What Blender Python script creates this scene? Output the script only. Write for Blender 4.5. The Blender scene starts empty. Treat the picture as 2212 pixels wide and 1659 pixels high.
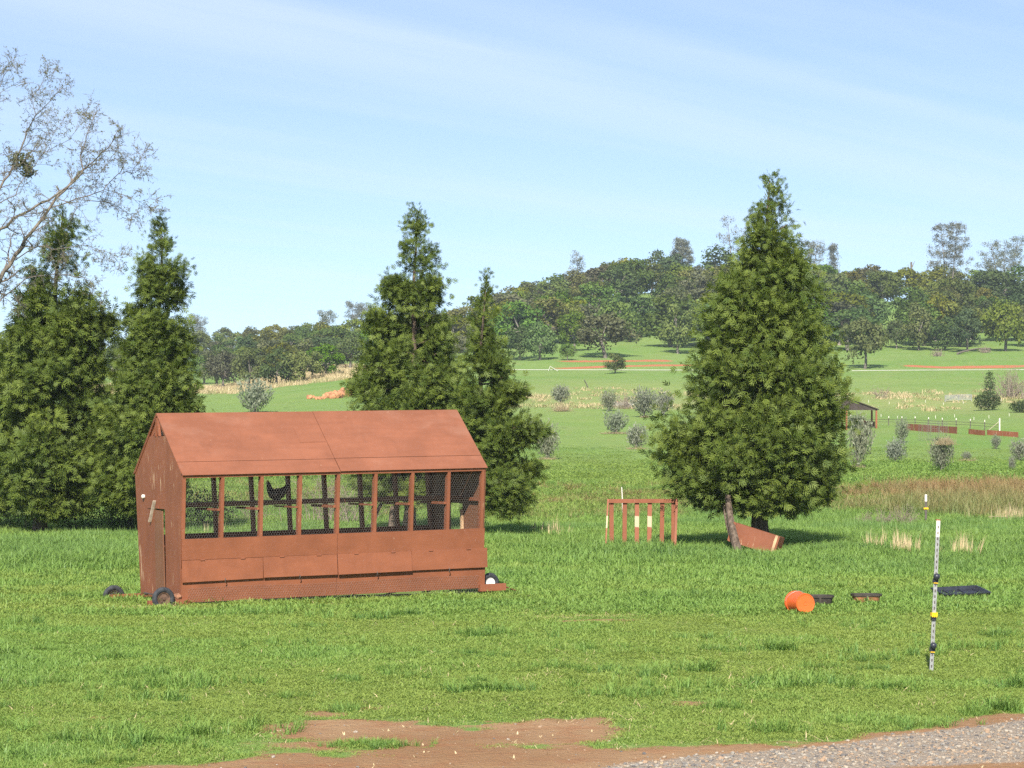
import bpy, math, random
import numpy as np
from mathutils import Vector, Matrix, Euler

# ------------------------------------------------------------------ camera, sky, sun, exposure
sc = bpy.context.scene
F, CX, HY, CH = 5436.0, 1106.0, 960.0, 2.3      # focal length, centre column, eye level (2212 x 1659 frame), eye height (m)
SUN_EL, SUN_AZ_LEFT = math.radians(38), math.radians(6)   # sun behind the camera, a little to its left

cam_d = bpy.data.cameras.new('camera')
cam = bpy.data.objects.new('camera', cam_d)
sc.collection.objects.link(cam)
cam.location = (0, 0, CH)
cam.rotation_euler = (math.radians(90), 0, 0)
cam_d.sensor_width = 36.0
cam_d.lens = 36.0 * F / 2212.0
cam_d.shift_y = 130.5 / 2212.0
cam_d.clip_start, cam_d.clip_end = 0.1, 8000
sc.camera = cam

sun_dir = Vector((-math.sin(SUN_AZ_LEFT) * math.cos(SUN_EL), -math.cos(SUN_AZ_LEFT) * math.cos(SUN_EL), math.sin(SUN_EL)))
sl = bpy.data.lights.new('sun', 'SUN')
sl.energy, sl.angle, sl.color = 4.6, math.radians(0.53), (1.0, 0.95, 0.85)
sun = bpy.data.objects.new('sun', sl)
sc.collection.objects.link(sun)
sun.rotation_euler = sun_dir.to_track_quat('Z', 'Y').to_euler()

world = bpy.data.worlds.new('World')
sc.world = world
world.use_nodes = True
wn, wl = world.node_tree.nodes, world.node_tree.links
wn.clear()


def wnode(t, **kw):
    n = wn.new(t)
    for k, v in kw.items():
        setattr(n, k, v)
    return n


def wmath(op, a, b=None, c=None):
    n = wn.new('ShaderNodeMath')
    n.operation = op
    for i, s in enumerate((a, b, c)):
        if s is None:
            continue
        if isinstance(s, (int, float)):
            n.inputs[i].default_value = s
        else:
            wl.new(s, n.inputs[i])
    return n.outputs[0]


sky = wnode('ShaderNodeTexSky', sky_type='NISHITA', sun_disc=False)
sky.sun_elevation = SUN_EL
sky.sun_rotation = math.atan2(sun_dir.x, sun_dir.y)
sky.altitude, sky.air_density, sky.dust_density, sky.ozone_density = 1500, 0.80, 0.05, 3.6
tc = wnode('ShaderNodeTexCoord')
sep = wnode('ShaderNodeSeparateXYZ')
wl.new(tc.outputs['Generated'], sep.inputs[0])
zz = wmath('MAXIMUM', sep.outputs[2], 0.02)
pxx, pyy = wmath('DIVIDE', sep.outputs[0], zz), wmath('DIVIDE', sep.outputs[1], zz)
along = wmath('ADD', wmath('MULTIPLY', pxx, 0.58), wmath('MULTIPLY', pyy, 0.814))
across = wmath('ADD', wmath('MULTIPLY', pxx, -0.814), wmath('MULTIPLY', pyy, 0.58))
comb = wnode('ShaderNodeCombineXYZ')
wl.new(wmath('MULTIPLY', along, 0.16), comb.inputs[0])
wl.new(wmath('MULTIPLY', across, 1.15), comb.inputs[1])
nz = wnode('ShaderNodeTexNoise')
nz.inputs['Scale'].default_value, nz.inputs['Detail'].default_value, nz.inputs['Roughness'].default_value = 1.3, 6.0, 0.55
nz.inputs['Distortion'].default_value = 0.35
wl.new(comb.outputs[0], nz.inputs['Vector'])


def streak(c, w, amt):
    x = wmath('DIVIDE', wmath('SUBTRACT', wmath('ADD', across, wmath('MULTIPLY', nz.outputs[0], 0.55)), c + 0.28), w)
    return wmath('MULTIPLY', wmath('POWER', 2.718, wmath('MULTIPLY', wmath('MULTIPLY', x, x), -1.0)), amt)


veil = wmath('MULTIPLY', wmath('MAXIMUM', wmath('SUBTRACT', nz.outputs[0], 0.42), 0.0), 1.1)
cl = wmath('ADD', wmath('ADD', streak(4.07, 0.36, 0.36), streak(3.32, 0.17, 0.22)), wmath('ADD', streak(5.6, 0.7, 0.14), wmath('ADD', veil, 0.36)))
cl = wmath('MINIMUM', wmath('MULTIPLY', cl, 0.62), 0.7)
mix = wnode('ShaderNodeMix', data_type='RGBA')
wl.new(cl, mix.inputs[0])
wl.new(sky.outputs[0], mix.inputs[6])
mix.inputs[7].default_value = (6.1, 6.9, 8.2, 1)
bg = wnode('ShaderNodeBackground')
bg.inputs[1].default_value = 0.076
wl.new(mix.outputs[2], bg.inputs[0])
wo = wnode('ShaderNodeOutputWorld')
wl.new(bg.outputs[0], wo.inputs[0])

vs = sc.view_settings
vs.view_transform, vs.look, vs.gamma, vs.use_curve_mapping = 'Standard', 'None', 1.0, False
vs.exposure = 0.95
sc.cycles.max_bounces, sc.cycles.diffuse_bounces, sc.cycles.glossy_bounces = 4, 2, 1
sc.cycles.transmission_bounces, sc.cycles.transparent_max_bounces, sc.cycles.volume_bounces = 3, 4, 0
sc.cycles.use_adaptive_sampling = True
sc.cycles.adaptive_threshold = 0.02
sc.cycles.use_denoising = False

rnd = random.Random(7)
rng = np.random.default_rng(11)
COL = sc.collection

# ------------------------------------------------------------------ helpers


def px(u, v, d):
    """photo point (2212 x 1659 frame) at depth d -> world point"""
    return Vector(((u - CX) / F * d, d, CH + (HY - v) * d / F))


def vnoise(x, y, scale, seed=0):
    x = np.asarray(x, float) / scale + seed * 17.31
    y = np.asarray(y, float) / scale + seed * 9.17
    xi, yi = np.floor(x), np.floor(y)
    fx, fy = x - xi, y - yi
    fx, fy = fx * fx * (3 - 2 * fx), fy * fy * (3 - 2 * fy)

    def hsh(a, b):
        s = np.sin(a * 127.1 + b * 311.7 + seed * 74.7) * 43758.5453
        return s - np.floor(s)
    return (hsh(xi, yi) * (1 - fx) + hsh(xi + 1, yi) * fx) * (1 - fy) + (hsh(xi, yi + 1) * (1 - fx) + hsh(xi + 1, yi + 1) * fx) * fy


def fbm(x, y, scale, seed=0, o=3):
    s, a, t = 0, 1.0, 0
    for i in range(o):
        s = s + a * vnoise(x, y, scale / 2 ** i, seed + i)
        t += a
        a *= 0.5
    return s / t


def sstep(a, b, x):
    t = np.clip((np.asarray(x, float) - a) / (b - a), 0, 1)
    return t * t * (3 - 2 * t)


def raw_mesh(name, V, Fc, mat=None, smooth=False, attrs=None):
    """V (n,3), Fc (m,k) index array -> mesh datablock"""
    V = np.asarray(V, np.float32)
    Fc = np.asarray(Fc, np.int32)
    me = bpy.data.meshes.new(name)
    k = Fc.shape[1]
    me.vertices.add(len(V))
    me.vertices.foreach_set('co', V.ravel())
    me.loops.add(Fc.size)
    me.loops.foreach_set('vertex_index', Fc.ravel())
    me.polygons.add(len(Fc))
    me.polygons.foreach_set('loop_start', np.arange(0, Fc.size, k, dtype=np.int32))
    me.polygons.foreach_set('loop_total', np.full(len(Fc), k, np.int32))
    if smooth:
        me.polygons.foreach_set('use_smooth', np.ones(len(Fc), bool))
    for an, (ty, arr) in (attrs or {}).items():
        at = me.attributes.new(an, ty, 'POINT')
        at.data.foreach_set('value' if ty in ('FLOAT', 'INT') else ('color' if ty == 'FLOAT_COLOR' else 'vector'), np.asarray(arr).ravel())
    me.update(calc_edges=True)
    if mat:
        me.materials.append(mat)
    return me


def link(name, me, parent=None, loc=None, rot=None):
    o = bpy.data.objects.new(name, me)
    COL.objects.link(o)
    if parent:
        o.parent = parent
    if loc is not None:
        o.location = loc
    if rot is not None:
        o.rotation_euler = rot
    return o


def empty(name, loc=(0, 0, 0), rot=(0, 0, 0)):
    o = bpy.data.objects.new(name, None)
    o.empty_display_size = 0.2
    COL.objects.link(o)
    o.location, o.rotation_euler = loc, rot
    return o


def tag(o, label=None, cat=None, group=None, kind=None):
    for k, v in (('label', label), ('category', cat), ('group', group), ('kind', kind)):
        if v:
            o[k] = v
    return o


ORD = ['first', 'second', 'third', 'fourth', 'fifth', 'sixth', 'seventh', 'eighth', 'ninth', 'tenth', 'eleventh', 'twelfth', 'thirteenth', 'fourteenth', 'fifteenth', 'sixteenth']


class MB:
    """collects polygons of one part"""

    def __init__(self):
        self.v, self.f, self.sm = [], [], []

    def add(self, verts, faces, smooth=False):
        n = len(self.v)
        self.v += [tuple(p) for p in verts]
        self.f += [tuple(i + n for i in f) for f in faces]
        self.sm += [smooth] * len(faces)
        return self

    def hexa(self, p):
        """8 corners: bottom 0-3 counter-clockwise, top 4-7"""
        return self.add(p, [(3, 2, 1, 0), (4, 5, 6, 7), (0, 1, 5, 4), (1, 2, 6, 5), (2, 3, 7, 6), (3, 0, 4, 7)])

    def box(self, x0, x1, y0, y1, z0, z1):
        return self.hexa([(x0, y0, z0), (x1, y0, z0), (x1, y1, z0), (x0, y1, z0), (x0, y0, z1), (x1, y0, z1), (x1, y1, z1), (x0, y1, z1)])

    def beam(self, a, b, w, h, up=(0, 0, 1)):
        a, b = Vector(a), Vector(b)
        t = (b - a).normalized()
        s = t.cross(Vector(up))
        if s.length < 1e-4:
            s = Vector((1, 0, 0))
        s.normalize()
        n = s.cross(t)
        p = []
        for q in (a, b):
            p += [q - s * w / 2 - n * h / 2, q + s * w / 2 - n * h / 2, q + s * w / 2 + n * h / 2, q - s * w / 2 + n * h / 2]
        return self.add(p, [(0, 1, 2, 3), (7, 6, 5, 4), (0, 4, 5, 1), (1, 5, 6, 2), (2, 6, 7, 3), (3, 7, 4, 0)])

    def prism(self, poly, axis, t):
        """extrude polygon (list of 3d points) along vector axis*t"""
        a = Vector(axis) * t
        n = len(poly)
        p = [Vector(q) for q in poly] + [Vector(q) + a for q in poly]
        return self.add(p, [tuple(range(n - 1, -1, -1)), tuple(range(n, 2 * n))] + [(i, (i + 1) % n, n + (i + 1) % n, n + i) for i in range(n)])

    def lathe(self, prof, seg=24, mtx=Matrix(), cap=True):
        """prof: (r, z) list"""
        vs_, fs = [], []
        for r, z in prof:
            for i in range(seg):
                a = 2 * math.pi * i / seg
                vs_.append(mtx @ Vector((r * math.cos(a), r * math.sin(a), z)))
        for j in range(len(prof) - 1):
            for i in range(seg):
                fs.append((j * seg + i, j * seg + (i + 1) % seg, (j + 1) * seg + (i + 1) % seg, (j + 1) * seg + i))
        if cap:
            fs.append(tuple(range(seg - 1, -1, -1)))
            fs.append(tuple(range((len(prof) - 1) * seg, len(prof) * seg)))
        return self.add(vs_, fs, True)

    def sweep(self, pts, rad, seg=10, flat=None):
        """tube through pts with radii; flat: list of (side, up) factors"""
        pts = [Vector(p) for p in pts]
        vs_, fs = [], []
        for i, p in enumerate(pts):
            t = (pts[min(i + 1, len(pts) - 1)] - pts[max(i - 1, 0)]).normalized()
            s = t.cross(Vector((0, 1, 0.01)))
            if s.length < 0.05:
                s = t.cross(Vector((1, 0, 0)))
            s.normalize()
            n = s.cross(t)
            fa, fb = flat[i] if flat else (1, 1)
            for k in range(seg):
                a = 2 * math.pi * k / seg
                vs_.append(p + s * math.cos(a) * rad[i] * fa + n * math.sin(a) * rad[i] * fb)
        for j in range(len(pts) - 1):
            for k in range(seg):
                fs.append((j * seg + k, j * seg + (k + 1) % seg, (j + 1) * seg + (k + 1) % seg, (j + 1) * seg + k))
        fs.append(tuple(range(seg - 1, -1, -1)))
        fs.append(tuple(range((len(pts) - 1) * seg, len(pts) * seg)))
        return self.add(vs_, fs, True)

    def mesh(self, name, mat, bevel=0):
        me = bpy.data.meshes.new(name)
        me.from_pydata(self.v, [], self.f)
        me.polygons.foreach_set('use_smooth', self.sm)
        if mat:
            me.materials.append(mat)
        if any(self.sm):
            me.set_sharp_from_angle(angle=math.radians(40))
        me.update()
        return me

    def build(self, name, mat, parent=None, loc=None, rot=None):
        return link(name, self.mesh(name, mat), parent, loc, rot)


def segs(A, B, ra, rb, sides=3):
    """arrays of segments -> prism verts, quad faces"""
    A, B = np.asarray(A, float), np.asarray(B, float)
    n = len(A)
    ra, rb = np.broadcast_to(np.asarray(ra, float), n), np.broadcast_to(np.asarray(rb, float), n)
    t = B - A
    t /= np.linalg.norm(t, axis=1, keepdims=True) + 1e-9
    ref = np.where(np.abs(t[:, 2:3]) > 0.9, np.array([[1.0, 0, 0]]), np.array([[0, 0, 1.0]]))
    s = np.cross(t, ref)
    s /= np.linalg.norm(s, axis=1, keepdims=True) + 1e-9
    m = np.cross(s, t)
    V = np.empty((n, 2 * sides, 3))
    for k in range(sides):
        a = 2 * math.pi * k / sides
        off = s * math.cos(a) + m * math.sin(a)
        V[:, k] = A + off * ra[:, None]
        V[:, sides + k] = B + off * rb[:, None]
    base = (np.arange(n) * 2 * sides)[:, None]
    Fq = np.concatenate([base + np.array([[k, (k + 1) % sides, sides + (k + 1) % sides, sides + k]]) for k in range(sides)], axis=0)
    return V.reshape(-1, 3), Fq


def copy_tree(o, parent=None):
    c = o.copy()
    COL.objects.link(c)
    c.parent = parent
    for ch in list(o.children):
        copy_tree(ch, c)
    return c


# ------------------------------------------------------------------ materials


class NT:
    def __init__(self, name):
        self.m = bpy.data.materials.new(name)
        self.m.use_nodes = True
        self.t = self.m.node_tree
        self.n, self.l = self.t.nodes, self.t.links
        self.n.clear()
        self.out = self.n.new('ShaderNodeOutputMaterial')

    def node(self, ty, ins=None, **kw):
        n = self.n.new(ty)
        for k, v in kw.items():
            setattr(n, k, v)
        for k, v in (ins or {}).items():
            self.put(n.inputs[k], v)
        return n

    def put(self, sock, v):
        if isinstance(v, bpy.types.NodeSocket):
            self.l.new(v, sock)
        elif isinstance(v, (tuple, list)) and len(v) == 3 and sock.type == 'RGBA':
            sock.default_value = (*v, 1)
        else:
            sock.default_value = v

    def math(self, op, a, b=0.0, clamp=False):
        n = self.node('ShaderNodeMath', operation=op, use_clamp=clamp)
        self.put(n.inputs[0], a)
        self.put(n.inputs[1], b)
        return n.outputs[0]

    def mix(self, f, a, b, blend='MIX'):
        n = self.node('ShaderNodeMix', data_type='RGBA', blend_type=blend)
        self.put(n.inputs[0], f)
        self.put(n.inputs[6], a)
        self.put(n.inputs[7], b)
        return n.outputs[2]

    def noise(self, vec, scale, detail=3.0, rough=0.55, dist=0.0):
        n = self.node('ShaderNodeTexNoise', {'Scale': scale, 'Detail': detail, 'Roughness': rough, 'Distortion': dist})
        if vec is not None:
            self.l.new(vec, n.inputs['Vector'])
        return n.outputs[0]

    def ramp(self, f, a, b):
        """smooth 0..1 between a and b"""
        n = self.node('ShaderNodeMapRange', {'From Min': a, 'From Max': b}, interpolation_type='SMOOTHSTEP')
        self.put(n.inputs[0], f)
        return n.outputs[0]

    def scaled(self, vec, s):
        n = self.node('ShaderNodeMapping', {'Scale': s})
        self.l.new(vec, n.inputs[0])
        return n.outputs[0]

    def objco(self):
        return self.node('ShaderNodeTexCoord').outputs['Object']

    def attr(self, name, ty='GEOMETRY'):
        return self.node('ShaderNodeAttribute', attribute_name=name, attribute_type=ty)

    def surf(self, col, rough=0.8, bump=None, bstr=0.3, bdist=0.01, metal=0.0, spec=0.3):
        p = self.node('ShaderNodeBsdfPrincipled', {'Roughness': rough, 'Metallic': metal, 'Specular IOR Level': spec})
        self.put(p.inputs['Base Color'], col)
        if bump is not None:
            b = self.node('ShaderNodeBump', {'Strength': bstr, 'Distance': bdist, 'Height': bump})
            self.l.new(b.outputs[0], p.inputs['Normal'])
        self.l.new(p.outputs[0], self.out.inputs[0])
        return self.m

    def leaf(self, col, trans=0.3, gloss=0.06, grough=0.6):
        d = self.node('ShaderNodeBsdfDiffuse')
        t = self.node('ShaderNodeBsdfTranslucent')
        self.put(d.inputs[0], col)
        self.put(t.inputs[0], col)
        mx = self.node('ShaderNodeMixShader', {0: trans})
        self.l.new(d.outputs[0], mx.inputs[1])
        self.l.new(t.outputs[0], mx.inputs[2])
        g = self.node('ShaderNodeBsdfGlossy', {'Roughness': grough, 'Color': (0.9, 0.95, 0.9, 1)})
        m2 = self.node('ShaderNodeMixShader', {0: gloss})
        self.l.new(mx.outputs[0], m2.inputs[1])
        self.l.new(g.outputs[0], m2.inputs[2])
        self.l.new(m2.outputs[0], self.out.inputs[0])
        return self.m


def paint(name, base, wear=0.0, pale=0.0, grain=(1, 1, 1), speck=0.5):
    """brown-red barn paint on plywood: blotches, grain, chips and droppings"""
    g = NT(name)
    co = g.objco()
    big = g.noise(co, 1.6, 4, 0.6)
    c = g.mix(g.ramp(big, 0.3, 0.72), tuple(x * 0.90 for x in base), tuple(min(1, x * 1.14) for x in base))
    st = g.noise(g.scaled(co, tuple(s * 9 for s in grain)), 1.0, 5, 0.65)
    c = g.mix(g.math('MULTIPLY', g.ramp(st, 0.35, 0.75), 0.30), c, tuple(x * 0.66 for x in base))
    if pale:
        pl = g.noise(g.scaled(co, (0.8, 1.5, 1.5)), 1.4, 5, 0.62, 0.4)
        c = g.mix(g.math('MULTIPLY', g.ramp(pl, 0.52, 0.74), pale), c, (0.36, 0.20, 0.145))
    if wear:
        w1 = g.noise(g.scaled(co, (26, 26, 2.4)), 1.0, 4, 0.6)
        w2 = g.noise(co, 1.9, 2, 0.5)
        f = g.math('MULTIPLY', g.ramp(w1, 0.62, 0.66), g.ramp(w2, 0.50, 0.58))
        c = g.mix(g.math('MULTIPLY', f, wear), c, (0.60, 0.43, 0.27))
    stn = g.noise(g.scaled(co, (3.2, 3.2, 0.9)), 1.0, 5, 0.65)
    c = g.mix(g.math('MULTIPLY', g.ramp(stn, 0.52, 0.75), 0.28), c, tuple(x * 0.55 for x in base))
    chip = g.math('MULTIPLY', g.ramp(g.noise(co, 15, 5, 0.7), 0.68, 0.71), g.ramp(g.noise(co, 2.7, 2, 0.5), 0.50, 0.62))
    c = g.mix(g.math('MULTIPLY', chip, 0.75), c, (0.46, 0.33, 0.23))
    sp = g.noise(co, 42, 2, 0.5)
    c = g.mix(g.math('MULTIPLY', g.ramp(sp, 0.755, 0.79), speck), c, (0.62, 0.52, 0.42))
    return g.surf(c, 0.62, g.math('ADD', g.math('MULTIPLY', st, 0.6), g.noise(co, 60, 2)), 0.35, 0.006, spec=0.25)


def plain(name, col, rough=0.7, metal=0.0, var=0.15, scale=9, bump=0.2, spec=0.3):
    g = NT(name)
    co = g.objco()
    f = g.noise(co, scale, 4, 0.6)
    c = g.mix(g.ramp(f, 0.3, 0.7), tuple(x * (1 - var) for x in col), tuple(min(1, x * (1 + var)) for x in col))
    return g.surf(c, rough, f, bump, 0.01, metal, spec)


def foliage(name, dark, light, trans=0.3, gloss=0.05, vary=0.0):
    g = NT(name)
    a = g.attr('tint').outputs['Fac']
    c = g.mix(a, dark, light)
    if vary:
        r = g.node('ShaderNodeObjectInfo').outputs['Random']
        h = g.node('ShaderNodeHueSaturation', {'Color': c})
        r2 = g.math('FRACT', g.math('MULTIPLY', r, 7.31))
        g.put(h.inputs['Hue'], g.math('ADD', g.math('MULTIPLY', r2, 0.06), 0.448))
        g.put(h.inputs['Saturation'], g.math('ADD', g.math('MULTIPLY', g.math('FRACT', g.math('MULTIPLY', r, 3.77)), 0.4), 0.85))
        g.put(h.inputs['Value'], g.math('ADD', g.math('MULTIPLY', r, vary), 1 - vary / 2))
        c = h.outputs[0]
    return g.leaf(c, trans, gloss)


def bark(name, dark, light, scale=(14, 14, 2.5)):
    g = NT(name)
    co = g.objco()
    f = g.noise(g.scaled(co, scale), 1.0, 5, 0.65)
    return g.surf(g.mix(g.ramp(f, 0.3, 0.7), dark, light), 0.9, f, 0.7, 0.03, spec=0.1)


RED = (0.244, 0.084, 0.041)
M = {
    'paint': paint('barn_paint', RED, grain=(0.35, 1, 1)),
    'paint_roof': paint('barn_paint_roof', (0.232, 0.086, 0.047), pale=0.20, grain=(0.2, 1.2, 1.2), speck=0.25),
    'paint_end': paint('barn_paint_end', (0.215, 0.076, 0.039), wear=0.8, grain=(1, 1, 0.15)),
    'paint_trim': paint('barn_paint_trim', (0.244, 0.085, 0.043), wear=0.35, grain=(1, 1, 0.2)),
    'door_wood': paint('door_wood', (0.185, 0.082, 0.044), wear=0.5, grain=(2, 2, 0.12)),
    'raw_wood': plain('raw_wood', (0.46, 0.30, 0.17), 0.85, var=0.3, scale=6),
    'grey_wood': plain('grey_wood', (0.40, 0.33, 0.25), 0.9, var=0.25, scale=14),
    'wire': plain('galvanised_wire', (0.20, 0.19, 0.175), 0.7, 0.0, 0.1),
    'rubber': plain('tyre_rubber', (0.035, 0.037, 0.042), 0.75, var=0.35, scale=20),
    'rust_rim': plain('rust_rim', (0.22, 0.10, 0.05), 0.9, var=0.5, scale=25, bump=0.6),
    'dark_rim': plain('muddy_rim', (0.105, 0.062, 0.042), 0.95, var=0.5, scale=22, bump=0.8),
    'white_rim': plain('white_rim', (0.80, 0.78, 0.74), 0.5, var=0.08),
    'orange': plain('orange_plastic', (0.66, 0.125, 0.026), 0.42, var=0.05, scale=5, bump=0.03, spec=0.45),
    'orange_dk': plain('orange_plastic_side', (0.60, 0.10, 0.020), 0.45, var=0.06, scale=5, bump=0.03, spec=0.45),
    'black_plastic': plain('black_plastic', (0.022, 0.024, 0.034), 0.4, var=0.3, scale=12, bump=0.1, spec=0.5),
    'tub': plain('tub_rubber', (0.045, 0.037, 0.030), 0.7, var=0.4, scale=12),
    'tub_rust': plain('tub_side_rusty', (0.24, 0.105, 0.045), 0.8, var=0.4, scale=14),
    'steel': plain('post_steel', (0.34, 0.34, 0.33), 0.55, 0.4, 0.2, 30),
    'white_paint': plain('white_paint', (0.66, 0.61, 0.54), 0.6, var=0.1, scale=30),
    'yellow': plain('yellow_plastic', (0.85, 0.52, 0.02), 0.4, var=0.05, bump=0.0),
    'pvc': plain('white_pipe', (0.42, 0.41, 0.36), 0.5, var=0.1, scale=1.0),
    'shelter_roof': plain('shelter_roof_sheet', (0.055, 0.042, 0.036), 0.9, var=0.2, scale=2),
    'dark_metal': plain('dark_metal', (0.12, 0.10, 0.09), 0.6, 0.5, 0.2),
    'clod': plain('red_clay_clod', (0.43, 0.20, 0.10), 0.95, var=0.35, scale=3, bump=0.8),
    'mud': plain('red_mud', (0.25, 0.12, 0.07), 0.95, var=0.5, scale=18, bump=0.9),
    'hen': plain('hen_plumage', (0.020, 0.012, 0.010), 0.5, var=0.4, scale=30),
    'comb': plain('hen_comb', (0.40, 0.03, 0.02), 0.5),
    'beak': plain('hen_beak', (0.30, 0.22, 0.10), 0.5),
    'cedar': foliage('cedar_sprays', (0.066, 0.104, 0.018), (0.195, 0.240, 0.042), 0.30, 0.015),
    'cedar_bark': bark('cedar_bark', (0.055, 0.04, 0.03), (0.185, 0.14, 0.105)),
    'pale_bark': bark('pale_bark', (0.095, 0.08, 0.065), (0.23, 0.195, 0.155)),
    'oak_bark': bark('oak_bark', (0.10, 0.085, 0.07), (0.30, 0.27, 0.23), (3, 3, 0.8)),
    'twig': plain('brown_twig', (0.17, 0.142, 0.118), 0.9, var=0.25, scale=3),
    'brush': plain('grey_brush', (0.27, 0.215, 0.17), 0.9, var=0.25, scale=3),
    'mistletoe': foliage('mistletoe_leaf', (0.05, 0.065, 0.015), (0.12, 0.13, 0.03)),
    'olive': foliage('olive_leaf', (0.135, 0.155, 0.10), (0.30, 0.325, 0.235), 0.38, 0.02, 0.2),
    'bramble': foliage('bramble_leaf', (0.022, 0.040, 0.012), (0.06, 0.09, 0.022), 0.25, 0.02),
    'oak_mid': foliage('oak_mid_green', (0.066, 0.125, 0.026), (0.150, 0.225, 0.050), 0.28, 0.01, 0.4),
    'oak_dark': foliage('oak_dark_green', (0.046, 0.082, 0.024), (0.105, 0.150, 0.044), 0.28, 0.01, 0.4),
    'oak_yellow': foliage('oak_yellow_green', (0.085, 0.112, 0.024), (0.200, 0.225, 0.050), 0.28, 0.01, 0.6),
    'oak_brown': foliage('oak_grey_brown', (0.072, 0.082, 0.038), (0.155, 0.160, 0.080), 0.2, 0.02, 0.6),
    'pine': foliage('grey_pine_needles', (0.10, 0.115, 0.085), (0.215, 0.225, 0.175), 0.25, 0.03, 0.15),
    'straw_leaf': foliage('dry_straw', (0.34, 0.26, 0.14), (0.58, 0.47, 0.29), 0.25, 0.04),
}


def grass_mat(name, cols, trans=0.38, gloss=0.025):
    """cols: colours at tint 0, .5, 1 (tint is an attribute of each tuft); blade tips paler"""
    g = NT(name)
    t = g.attr('tint', 'INSTANCER').outputs['Fac']
    c = g.mix(g.ramp(t, 0.5, 1.0), g.mix(g.ramp(t, 0.0, 0.5), cols[0], cols[1]), cols[2])
    tip = g.attr('tip').outputs['Fac']
    c = g.mix(g.math('MULTIPLY', tip, 0.45), c, tuple(min(1, x * 1.35 + 0.02) for x in cols[0]))
    return g.leaf(c, trans, gloss, 0.55)


M['grass'] = grass_mat('meadow_grass', [(0.258, 0.330, 0.068), (0.168, 0.302, 0.058), (0.088, 0.212, 0.052)])
M['rush'] = grass_mat('rush_blades', [(0.27, 0.165, 0.070), (0.22, 0.21, 0.075), (0.12, 0.21, 0.05)], 0.25)
M['dry'] = grass_mat('dry_grass_blades', [(0.58, 0.45, 0.26), (0.46, 0.37, 0.20), (0.24, 0.27, 0.09)], 0.25)

# ------------------------------------------------------------------ terrain
DK = np.array([60, 75, 100, 125, 150, 200, 250, 300, 330, 345, 380, 400, 450, 500, 560, 650], float)
PROF = {
    -200: [1168.4, 1124, 1060, 1010, 972, 884, 868, 855, 849, 847, 840, 832, 814, 797, 777, 757],
    450: [1168.4, 1124, 1060, 1010, 970, 884, 866, 853, 847, 845, 838, 830, 812, 795, 775, 755],
    780: [1168.4, 1124, 1059, 1007, 967, 880, 842, 815, 803, 800, 790, 785, 770, 757, 748, 745],
    1000: [1168.4, 1124, 1058, 1005, 965, 888, 851, 820, 803, 795, 777, 768, 742, 722, 716, 722],
    1100: [1168.4, 1124, 1058, 1005, 965, 890, 851, 817, 801, 790, 766, 754, 725, 702, 700, 708],
    1200: [1168.4, 1124, 1058, 1005, 965, 890, 851, 816, 800, 788, 763, 750, 706, 672, 672, 690],
    1330: [1168.4, 1124, 1058, 1005, 965, 890, 851, 816, 800, 788, 763, 748, 692, 640, 636, 655],
    1600: [1168.4, 1124, 1058, 1005, 965, 890, 851, 816, 800, 788, 763, 748, 690, 630, 626, 645],
    1900: [1168.4, 1124, 1058, 1005, 965, 890, 852, 818, 801, 788, 766, 752, 700, 655, 650, 668],
    2250: [1168.4, 1124, 1058, 1005, 965, 888, 852, 818, 798, 786, 764, 750, 700, 662, 655, 672],
}
UC = np.array(sorted(PROF), float)
DF = np.arange(60, 651, 2.0)
ZT = []
for c in sorted(PROF):
    z = CH + (HY - np.array(PROF[c])) * DK / F
    z[0] = 0
    zf = np.interp(DF, DK, z)
    k = np.exp(-np.linspace(-2, 2, 13) ** 2)
    k /= k.sum()
    zs = np.convolve(np.pad(zf, 6, mode='reflect', reflect_type='odd'), k, 'valid')
    zs[0] = 0
    far_d = np.array([800, 1500, 4000.0])
    ZT.append((np.concatenate([[-500, 59.0], DF, far_d]), np.concatenate([[0, 0], zs, zs[-1] + np.array([-6, -20, -40.0])])))


def ground_z(x, y, bumps=True):
    x, y = np.asarray(x, float), np.asarray(y, float)
    u = np.clip(CX + F * x / np.maximum(y, 30), UC[0], UC[-1])
    cols = np.stack([np.interp(y, a, b) for a, b in ZT])
    i = np.clip(np.searchsorted(UC, u) - 1, 0, len(UC) - 2)
    w = (u - UC[i]) / (UC[i + 1] - UC[i])
    w = w * w * (3 - 2 * w)
    z = np.take_along_axis(cols, i[None], 0)[0] * (1 - w) + np.take_along_axis(cols, (i + 1)[None], 0)[0] * w
    if bumps:
        z = z + (fbm(x, y, 1.6, 3) - 0.5) * 0.05 + (fbm(x, y, 14, 5) - 0.5) * np.interp(y, [60, 110, 300], [0, 0.35, 0.9])
    return z


def gz(x, y):
    return float(ground_z(np.array([x]), np.array([y]))[0])


def on_ground(u, v):
    """world point of the terrain seen at photo point (u, v)"""
    d = np.arange(17, 640, 0.25)
    x = (u - CX) / F * d
    z = ground_z(x, d)
    vv = HY - (z - CH) * F / d
    j = np.argmax(vv <= v)
    return Vector((x[j], d[j], z[j]))


def at_depth(u, d):
    x = (u - CX) / F * d
    return Vector((x, d, gz(x, d)))


# zones (given in the frame of the flat yard: u, v of the ground point)
def uv_of(x, y):
    y = np.maximum(y, 5)
    return CX + F * x / y, HY + CH * F / y


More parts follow.
